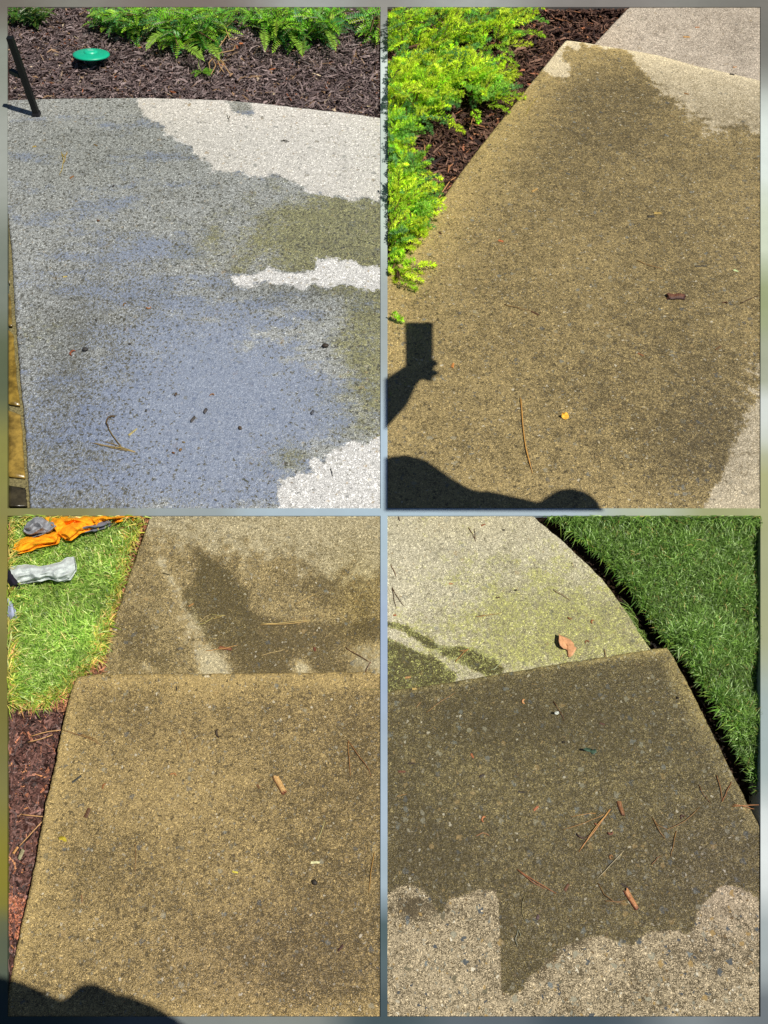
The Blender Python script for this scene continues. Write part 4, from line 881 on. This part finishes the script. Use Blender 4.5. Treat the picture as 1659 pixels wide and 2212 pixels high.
chip(1506, 59, 9, 4, 0, (190, 110, 70), 'small rust flake near the top of the far slab', th=.2); chip(1588, 145, 9, 4, 0, (200, 130, 90), 'small tan flake on the far slab beside the joint', th=.2)
chip(1483, 203, 9, 5, 30, (150, 100, 60), 'brown chip on the dry part of the near slab'); chip(1581, 161, 9, 5, 20, (50, 40, 36), 'tiny dark chip sitting on the joint of the slabs')
chip(1082, 521, 10, 6, 30, (200, 96, 56), 'small red-orange chip on the left part of the path'); chip(1420, 461, 16, 7, 5, (176, 138, 72), 'tan wood flake with a dark bit beside it'); chip(1406, 468, 14, 7, 0, (60, 52, 48), 'dark bit just left of the tan flake')
chip(1155, 411, 17, 5, -35, (190, 140, 84), 'narrow tan splinter on the upper left of the path'); chip(951, 504, 6, 5, 60, (80, 46, 36), 'dark red speck close to the bed edge')
chip(1551, 752, 18, 4, -35, (110, 72, 44), 'thin brown splinter right of the path'); curl(1566, 659, 8, 30, (104, 62, 42), 'dark curved curl left of the thin twig on the path', arc=110, w_=.2)
# yellow leaf
def leaf(name, P, lift, c, label, cat='leaf', curlamp=.012, group=None, c2=None, thk=.0006):
    o_ = np.array(P, float); c0 = o_.mean(0); V = []; rings = (1, .8, .55, .3, .05); n = len(P)
    pts3 = []
    for s_ in rings:
        for k, q in enumerate(o_):
            r_ = c0+(q-c0)*s_; ph = 2*math.pi*k/n
            z_ = zslab(*c0)+.0012+lift*(.35+.65*math.sin(ph*2+.6)*s_)+curlamp*s_*s_*max(0, math.sin(ph*1+.9)); pts3.append(tuple(at(r_[0], r_[1], max(z_, zslab(*c0)+.0012))))
    V = pts3+[(a, b, z_-thk) for a, b, z_ in pts3]; N_ = len(pts3)
    F = [(r*n+i, (r+1)*n+i, (r+1)*n+(i+1) % n, r*n+(i+1) % n) for r in range(len(rings)-1) for i in range(n)]+[tuple((len(rings)-1)*n+i for i in range(n))]
    F += [tuple(k+N_ for k in f[::-1]) for f in F]+[(i, (i+1) % n, (i+1) % n+N_, i+N_) for i in range(n)]
    o = mesh_obj(name, V, F, M_leafdry, attrs={'col': np.tile(srgb(*c), (len(V), 1))}); return tag(o, label, cat, group)
M_leafdry = plain('dry_leaf', .55, .35, 120, .22, .0008, .5)
leaf('yellow_leaf', z4((775, 705), (778, 697), (787, 700), (792, 695), (800, 699), (806, 712), (804, 722), (792, 728), (780, 724), (774, 716)), .003, (220, 170, 60), 'small bright yellow leaf in the lower middle of the path')

# -- on the walk (bottom left)
needle([z5((1115, 496), (1220, 492), (1330, 480)), z5((1113, 491), (1200, 490), (1330, 475))], .0010, (206, 170, 120), 'long horizontal tan needle pair on the far slab')
needle([z5((1265, 408), (1300, 392), (1352, 364))], .0009, (196, 160, 112), 'single slanting needle above the long horizontal pair')
needle([z5((838, 500), (870, 470), (906, 450)), z5((846, 497), (880, 488), (915, 462))], .0008, (190, 158, 110), 'fanned faint needles left of the long pair')
needle([z5((905, 450), (930, 458), (966, 457)), z5((912, 470), (940, 462), (966, 456))], .0008, (200, 165, 115), 'short closed needle pair above the reddish chip')
needle([z5((880, 608), (950, 600), (1020, 584))], .0008, (206, 150, 90), 'orange needle lying under the reddish chip')
needle([z5((1117, 628), (1165, 615), (1222, 602))], .0007, (200, 176, 140), 'pale needle between the reddish chip and the small dark red chip')
needle([z5((1480, 594), (1540, 628), (1590, 658)), z5((1590, 655), (1575, 680), (1562, 706))], .0008, (120, 66, 44), 'dark red bent needle on the light patch by the joint')
needle([z5((1490, 990), (1494, 1050), (1500, 1110)) + z6((1502, 62)), z5((1490, 990), (1530, 1050), (1580, 1108)) + z6((1592, 64))], .0009, (170, 106, 60), 'rust red V shaped needle pair at the right of the near slab')
needle([z5((775, 945), (800, 995), (815, 1075))], .0006, (176, 128, 80), 'faint curved needle near the top middle of the near slab')
needle([z5((272, 948), (340, 968), (400, 992), (432, 1012)), z5((340, 962), (410, 985), (418, 1010))], .0007, (150, 100, 60), 'thin needle reaching from the mulch over the left slab edge')
needle([z6((577, 345), (582, 410), (580, 478))], .0006, (160, 104, 66), 'thin upright needle in the left middle of the near slab')
needle([z6((1605, 388), (1590, 470), (1580, 562))], .0009, (190, 130, 60), 'orange needle near the right border of the near slab')
needle([z6((1392, 254), (1376, 300), (1358, 348))], .0007, (190, 190, 150), 'pale needle above the white flake on the near slab')
needle([z6((350, 570), (352, 605))], .0008, (150, 84, 60), 'short rust needle low on the left part of the slab')
needle([z5((1545, 770), (1580, 772), (1632, 774))], .0004, (150, 130, 80), 'hair thin needle on the right just below the joint')
chip(487, 1401, 28, 8, 12, (140, 78, 52), 'reddish wood chip crossing an orange needle on the far slab', c2=(90, 50, 36))
chip(680, 1403, 9, 6, 80, (110, 52, 36), 'small dark red chip on the far slab near the joint'); chip(413, 1307, 12, 4, -30, (170, 110, 60), 'small rust splinter at the left of the dark damp patch')
chip(359, 1240, 18, 3, 22, (70, 60, 44), 'thin dark sliver on the upper left of the far slab'); chip(381, 1488, 10, 3, 88, (40, 32, 28), 'tiny black upright sliver just below the joint')
chip(605, 1696, 40, 13, 62, (206, 150, 104), 'large pale tan wood chip on the near slab', th=.5, c2=(110, 66, 44), taper=.9)
chip(558, 1699, 9, 5, 60, (110, 70, 44), 'small brown chip left of the large pale chip'); chip(166, 1683, 22, 5, -38, (56, 56, 64), 'slate blue sliver near the left edge of the near slab', taper=.95)
curl(228, 1700, 6, 80, (150, 84, 44), 'rust brown curl right of the slate sliver', arc=150); chip(189, 1756, 19, 9, -72, (96, 58, 40), 'dark brown chip under the rust curl', taper=.9)
curl(373, 1679, 8, 20, (190, 120, 80), 'pale rust curl in the upper middle of the near slab', arc=120, w_=.25)
curl(480, 1583, 12, 140, (66, 46, 34), 'dark curled twig in the upper middle of the near slab', arc=110, w_=.22)
chip(508, 1884, 12, 4, 15, (214, 190, 60), 'small bright yellow bit in the centre of the near slab', th=.25); chip(681, 1863, 19, 5, 3, (214, 204, 180), 'white flake at the right of the near slab', th=.2)
leaf('green_leaf', z6((250, 325), (262, 318), (276, 320), (285, 330), (286, 342), (276, 342), (266, 334), (254, 334)), .003, (176, 160, 50), 'small olive yellow leaf by the left slab edge')
seed(680, 1907, 15, 11, 20, (48, 42, 34), 'dark pebble at the right of the near slab', 'pebble', 'pebble', 'pebbles on the slab'); seed(736, 2048, 17, 5, -60, (70, 44, 36), 'dark red husk low at the right of the near slab', group=None)
chip(46, 1846, 20, 9, 105, (150, 136, 120), 'flat grey chip lying on the reddish mulch', th=.3); chip(34, 1837, 15, 6, -60, (200, 130, 80), 'orange chip on the reddish mulch beside the flat grey one')
# -- on the walk (bottom right)
lp = z7((760, 532), (764, 545), (762, 565), (768, 585), (782, 598), (796, 602), (800, 612), (800, 630), (808, 636), (822, 628), (832, 610), (839, 595), (830, 590), (826, 575), (812, 560), (795, 552), (778, 545), (768, 540))
leaf('dry_leaf', lp, .005, (200, 148, 104), 'curled dry tan leaf lying on the sunlit far slab', curlamp=.009)
leaf('torn_leaf', z7((866, 1030), (880, 1022), (896, 1026), (912, 1034), (922, 1028), (924, 1044), (908, 1052), (898, 1042), (882, 1038)), .004, (70, 92, 74), 'small torn green and white leaf in the middle of the near slab')
leaf('pale_flake', z7((744, 872), (752, 866), (762, 868), (764, 876), (756, 882), (746, 880)), .003, (186, 190, 180), 'tiny pale flake left of the torn leaf')
N4 = [([z7((375, 78), (395, 110), (408, 138)), z7((400, 85), (404, 112), (406, 136))], .0008, BR, 'dark V shaped needle pair near the top of the far slab'),
      ([z7((42, 235), (54, 262), (68, 292))], .0008, (130, 80, 50), 'bent needle at the upper left of the far slab'),
      ([z7((48, 338), (58, 385), (66, 426)), z7((48, 338), (72, 380), (100, 418))], .0008, (110, 66, 44), 'open V needle pair at the left of the far slab'),
      ([z7((408, 461), (450, 456), (502, 450)), z7((420, 456), (480, 452), (520, 444))], .0008, (186, 140, 90), 'horizontal needle pair left of the curled leaf'),
      ([z7((738, 345), (775, 368), (812, 391))], .0007, (150, 100, 64), 'slanting needle above the curled leaf'),
      ([z7((320, 655), (345, 625), (378, 598)), z7((335, 610), (360, 606), (378, 600))], .0010, (176, 110, 64), 'rust needles on the dark wet streak'),
      ([z7((958, 602), (962, 622), (963, 642))], .0009, (130, 80, 50), 'short upright needle just above the joint'),
      ([z7((196, 872), (250, 828), (318, 788))], .0008, (160, 116, 74), 'long slanting needle on the left below the joint'),
      ([z7((152, 850), (172, 826))], .0010, (180, 130, 84), 'short needle left of the long slanting one'),
      ([z7((738, 824), (765, 862), (786, 908))], .0008, (110, 66, 44), 'dark slanting needle above the torn leaf'),
      ([z7((74, 32), (84, 52))], .0009, BR, 'tiny needle in the top left of the far slab'),
      ([z7((480, 692), (505, 668), (518, 640)), z7((470, 690), (500, 680))], .0007, (170, 170, 160), 'pale needle at the tip of the wet streak'),
      ([z7((820, 230), (826, 252))], .0009, (150, 110, 70), 'tiny tan needle near the top right of the far slab'),
      ([z8((984, 202), (920, 290), (848, 386)), z8((980, 205), (910, 295), (860, 372))], .0011, (196, 132, 84), 'long orange-tan needle pair in the middle of the near slab'),
      ([z8((956, 226), (870, 262), (778, 292)), z8((920, 218), (860, 226), (815, 236))], .0008, (176, 124, 80), 'thin needles fanning left from the long orange pair'),
      ([z8((1040, 382), (985, 440), (922, 508))], .0008, (186, 160, 150), 'pale slanting needle below the long orange pair'),
      ([z8((584, 461), (660, 512), (752, 563)), z8((590, 466), (640, 508), (700, 545))], .0011, (160, 96, 72), 'reddish slanting needle pair left of the big chip'),
      ([z8((930, 520), (955, 568), (1000, 600), (1052, 612)), z8((958, 596), (1000, 600), (1050, 596))], .0009, (140, 96, 60), 'curved brown needles just left of the big chip'),
      ([z8((622, 560), (604, 610), (606, 650), (620, 684))], .0006, (150, 120, 90), 'faint bow shaped needle beside the dry patch'),
      ([z8((1162, 238), (1188, 272), (1232, 292), (1300, 258), (1368, 194)), z8((1166, 240), (1190, 290), (1216, 330))], .0009, (150, 104, 70), 'wide bent needle pair right of the brown chip'),
      ([z8((1266, 294), (1256, 350), (1242, 406))], .0008, (160, 106, 66), 'upright needle under the wide bent pair'),
      ([z8((1438, 58), (1455, 110), (1464, 170)), z8((1464, 170), (1482, 128), (1504, 84))], .0010, (160, 96, 60), 'V shaped rust needle near the right slab edge'),
      ([z8((1362, 98), (1380, 140), (1414, 176))], .0008, (130, 86, 56), 'curved needle left of the V by the right slab edge'),
      ([z8((1505, 190), (1570, 186), (1622, 184)), z8((1510, 182), (1570, 192), (1600, 204))], .0009, (180, 116, 76), 'needles reaching over the right slab edge to the soil'),
      ([z8((404, 320), (436, 304), (466, 318))], .0008, (190, 120, 84), 'small bent orange needle under the red curl'),
      ([z8((588, 720), (578, 760), (584, 792)), z8((592, 722), (600, 750))], .0009, (150, 130, 140), 'short pale needles close to the straight dry edge'),
      ([z8((1160, 440), (1185, 412), (1200, 402))], .0008, (150, 100, 80), 'short slanting needle under the upright one'),
      ([z8((65, 150), (90, 142), (112, 138))], .0007, (170, 120, 80), 'short faint needle at the left border of the near slab'),
      ([z7((1090, 140), (1108, 100))], .0009, (150, 120, 60), 'dry tan stalk lying on the dark lawn')]
for pth, r, c, lb in N4:
    if 'stalk' in lb: continue
    needle(pth, r, c, lb)
for a in [(1341, 1747, 29, 10, 85, (140, 84, 56), 'upright brown wood chip right of the long needles', .4, (84, 50, 38)), (1363, 1943, 42, 12, 68, (190, 116, 84), 'large rust wood chip above the scalloped dry edge', .45, (110, 60, 46)),
          (1352, 1915, 22, 5, 35, (56, 40, 36), 'dark splinter touching the top of the large rust chip', .3, None), (1224, 1917, 16, 6, -50, (110, 66, 56), 'small dark pink chip left of the large rust chip', .3, None),
          (1158, 1746, 14, 5, -35, (180, 96, 70), 'small red splinter left of the long needles', .3, None), (1020, 1633, 10, 5, 70, (160, 84, 52), 'brown splinter on the upper left of the near slab', .3, None),
          (868, 1667, 15, 5, 4, (120, 66, 50), 'dark red chip near the left border of the near slab', .3, None), (889, 1649, 14, 4, 2, (60, 44, 38), 'dark sliver just above the dark red chip', .3, None),
          (1040, 1676, 12, 6, -20, (66, 54, 56), 'dark grey chip in the upper left of the near slab', .3, None), (1162, 1981, 10, 7, -60, (90, 66, 84), 'dark purple chip below the small pink one', .3, None),
          (878, 1464, 18, 5, -5, (190, 130, 84), 'orange tan splinter on the green stain by the joint', .3, None), (895, 1488, 9, 5, 0, (190, 150, 90), 'small tan splinter just above the joint at left', .3, None), (1126, 1711, 14, 4, 10, (50, 40, 40), 'dark short splinter left of the red one', .3, None),
          (1301, 1564, 11, 4, 25, (90, 50, 44), 'thin dark red splinter in the right middle of the near slab', .3, None), (1463, 1508, 5, 5, 0, (40, 30, 28), 'dark speck near the right slab edge', .5, None),
          (1218, 1603, 6, 5, 0, (50, 40, 32), 'dark speck left of the torn leaf', .5, None), (1044, 1134, 9, 4, -20, (150, 80, 56), 'small rust splinter near the top of the far slab', .3, None),
          (1114, 1275, 5, 4, 0, (40, 36, 34), 'black speck in the middle of the far slab', .5, None), (974, 1261, 9, 4, 10, (180, 116, 90), 'faint pink splinter on the far slab', .2, None),
          (853, 1329, 7, 4, 0, (170, 76, 50), 'tiny red splinter below the open V needles', .3, None), (1076, 1291, 8, 4, 0, (90, 66, 50), 'brown speck left of the black one on the far slab', .4, None), (1088, 1145, 5, 4, 0, (50, 40, 36), 'dark speck near the top middle of the far slab', .4, None)]:
    chip(a[0], a[1], a[2], a[3], a[4], a[5], a[6], th=a[7], c2=a[8])
for a in [(1047, 1771, 6, 70, (196, 110, 76), 'orange red curl on the left of the near slab', 170, .4), (1288, 1776, 5, 200, (160, 84, 60), 'rust curl lying under the long orange needles', 170, .35), (1317, 1796, 6, 200, (120, 62, 56), 'dark red curl right of the long orange needles', 150, .4),
          (1133, 1516, 4.5, 80, (214, 140, 100), 'pale orange curl on the near slab below the joint', 190, .5), (1281, 1344, 4, 60, (170, 90, 50), 'rust curl upper right of the curled leaf', 200, .45), (1231, 1334, 4, 160, (150, 84, 50), 'rust curl above the curled leaf', 180, .4), (1268, 1388, 4, 0, (140, 80, 50), 'rust curl right of the curled leaf', 220, .4),
          (1258, 1795, 15, 200, (76, 50, 50), 'dark arched twig left of the long orange needles', 120, .12), (1320, 1852, 3.5, 0, (150, 96, 60), 'brown round husk at the tip of the pale needle', 300, .6), (1474, 1766, 4, 0, (90, 56, 56), 'dark red curl inside the wide bent pair', 240, .5)]:
    curl(a[0], a[1], a[2], a[3], a[4], a[5], arc=a[6], w_=a[7])
# needles lying in the mulch
for p, lb in (([z5((130, 975), (200, 955), (262, 948))], 'tan needle on the reddish mulch, upper one of three'), ([z5((120, 1000), (180, 985), (225, 968))], 'tan needle on the reddish mulch, second from the lawn'),
              ([z5((40, 862), (100, 858), (180, 862), (230, 850))], 'long tan needle along the lawn edge on the mulch'), ([z6((92, 226), (150, 232), (195, 236))], 'level tan needle low on the reddish mulch'),
              ([z6((195, 240), (140, 300), (84, 360))], 'slanting tan needle low on the reddish mulch'), ([z6((92, 222), (74, 242), (62, 250))], 'short tan needle touching the level one')):
    mb = MB()
    for q in p:
        a = resample(q, 6); mb.tube([tuple(at(x, y, -.026+.002*math.sin(i))) for i, (x, y) in enumerate(a)], .0011, srgb(190, 146, 96), 5)
    tag(mb.build('pine_needle', M_needle), lb, 'pine needle', 'needles on the reddish mulch')
for p, lb in (([z3((380, 555), (395, 500), (400, 520))], 'short needle standing in the deep brown mulch'), ([z3((235, 870), (265, 820), (300, 770), (320, 760))], 'long tan needle on the mulch beside the path edge'), ([z3((160, 690), (190, 640), (185, 620))], 'bent needle on the mulch by the narrow juniper')):
    mb = MB()
    for q in p:
        a = resample(q, 6); mb.tube([tuple(at(x, y, -.022+.002*math.sin(i))) for i, (x, y) in enumerate(a)], .0016, srgb(196, 146, 96), 5)
    tag(mb.build('pine_needle', M_needle), lb, 'pine needle', 'needles on the brown mulch')

# ================================================================ PEOPLE OUT OF FRAME (they cast the shadows in the photograph)
def cast(px, py, h): return Vector(at(px, py, 0))+SUN*(h/SUN.z)
def scl(px, py): return (Vector(at(px+1, py, 0))-Vector(at(px, py, 0))).length
def body(name, blobs_, cuts, c, label, cat, vox=.009):
    """figure grown as one continuous surface: overlapping tapered limbs fused by a voxel remesh"""
    bm = bmesh.new()
    for ch in blobs_:
        for (p, r), (q, r2) in zip(ch, ch[1:]+ch[-1:]):
            p, q = Vector(p), Vector(q); n_ = max(1, int((q-p).length/(min(r, r2)*.3)))
            for i in range(n_):
                t = i/n_; ps = bmesh.ops.create_icosphere(bm, subdivisions=2, radius=r+(r2-r)*t)['verts']; bmesh.ops.translate(bm, verts=ps, vec=p.lerp(q, t))
    me = bpy.data.meshes.new(name); bm.to_mesh(me); bm.free(); o = bpy.data.objects.new(name, me); COL.objects.link(o)
    rm = o.modifiers.new('remesh', 'REMESH'); rm.mode = 'VOXEL'; rm.voxel_size = vox
    dg = bpy.context.evaluated_depsgraph_get(); nm = bpy.data.meshes.new_from_object(o.evaluated_get(dg))
    bpy.data.objects.remove(o)
    bm = bmesh.new(); bm.from_mesh(nm)
    for co_, no_ in cuts:
        r_ = bmesh.ops.bisect_plane(bm, geom=bm.verts[:]+bm.edges[:]+bm.faces[:], plane_co=co_, plane_no=no_, clear_outer=True)
        bmesh.ops.holes_fill(bm, edges=[e_ for e_ in bm.edges if e_.is_boundary])
    bm.to_mesh(nm); bm.free()
    a_ = nm.attributes.new('col', 'FLOAT_COLOR', 'POINT'); a_.data.foreach_set('color', np.tile((*srgb(*c), 1), len(nm.vertices)).astype(np.float32))
    nm.materials.append(M_skin); nm.polygons.foreach_set('use_smooth', np.ones(len(nm.polygons), bool))
    q = bpy.data.objects.new(name, nm); COL.objects.link(q); return tag(q, label, cat)
HH = 1.5
def B_(x, y, r, h=HH): return (cast(x, y, h), r*scl(x, y))
la, lb = Vector(at(829.5, 697, 0)), Vector(at(829.5, 1098, 0)); nA = (lb-la).cross(SUN).normalized()
if nA.x > 0: nA = -nA
lc, ld = Vector(at(829.5, 1105, 0)), Vector(at(1400, 1105, 0)); nB = (ld-lc).cross(SUN).normalized()
if nB.y > 0: nB = -nB
cuts = [(la+SUN*.001, nA), (lc, nB)]  # only part of a body, cut along the sun so its shadow stops at the borders
arm = [B_(790, 905, 48), B_(840, 858, 42), B_(872, 822, 29), B_(893, 800, 22), B_(908, 794, 24)]
fing = [[B_(908, 790, 16), B_(930, 783, 11), B_(941, 786, 8)], [B_(908, 800, 16), B_(930, 805, 11), B_(943, 806, 8)], [B_(905, 808, 14), B_(925, 818, 8), B_(933, 823, 6)], [B_(905, 775, 14), B_(925, 772, 8), B_(936, 774, 4)]]
trunk = [B_(800, 1060, 76), B_(878, 1042, 77), B_(940, 1078, 70), B_(1000, 1110, 68), B_(1060, 1118, 73), B_(1130, 1128, 66), B_(1185, 1140, 60), B_(1240, 1100, 57), B_(1244, 1120, 60)]
body('person', [arm, trunk]+fing, cuts, (60, 70, 104), 'partial figure out of view, shaped to cast the phone holder shadow on the path', 'person')
e = MB(); q = [cast(875, 697, HH), cast(934.5, 697, HH), cast(934.5, 800, HH), cast(877, 800, HH)]
V = [v+Vector((0, 0, .004)) for v in q]+[v-Vector((0, 0, .004)) for v in q]; e.add(V, [(0, 3, 2, 1), (4, 5, 6, 7), (0, 1, 5, 4), (1, 2, 6, 5), (2, 3, 7, 6), (3, 0, 4, 7)], srgb(20, 20, 24))
tag(e.build('phone', M_metal, smooth=False), 'black phone held flat above the path, out of view', 'phone')
h3 = 1.5
up3 = [B_(190, 2172, 46, h3), B_(235, 2198, 50, h3), B_(285, 2228, 50, h3), B_(330, 2280, 70, h3)]
arm3 = [B_(-30, 2165, 55, h3), B_(30, 2186, 60, h3), B_(75, 2208, 60, h3), B_(120, 2230, 60, h3), B_(200, 2290, 90, h3)]
t0 = cast(240, 2330, 1.35); ft = Vector((t0.x, t0.y-.05, 0))
trunk3 = [(t0, .12), (t0+Vector((0, -.02, -.3)), .13), (t0+Vector((0, -.03, -.5)), .14)]
legs3 = [[(t0+Vector((s_*.07, -.03, -.5)), .09), (Vector((t0.x+s_*.09, t0.y-.03, .45)), .06), (Vector((t0.x+s_*.10, t0.y-.05, .06)), .045), (Vector((t0.x+s_*.11, t0.y+.08, .03)), .03)] for s_ in (-1, 1)]
body('person', [up3, arm3, trunk3]+legs3, [], (70, 74, 90), 'person standing out of view whose shadow falls on the near slab corner', 'person', .012)
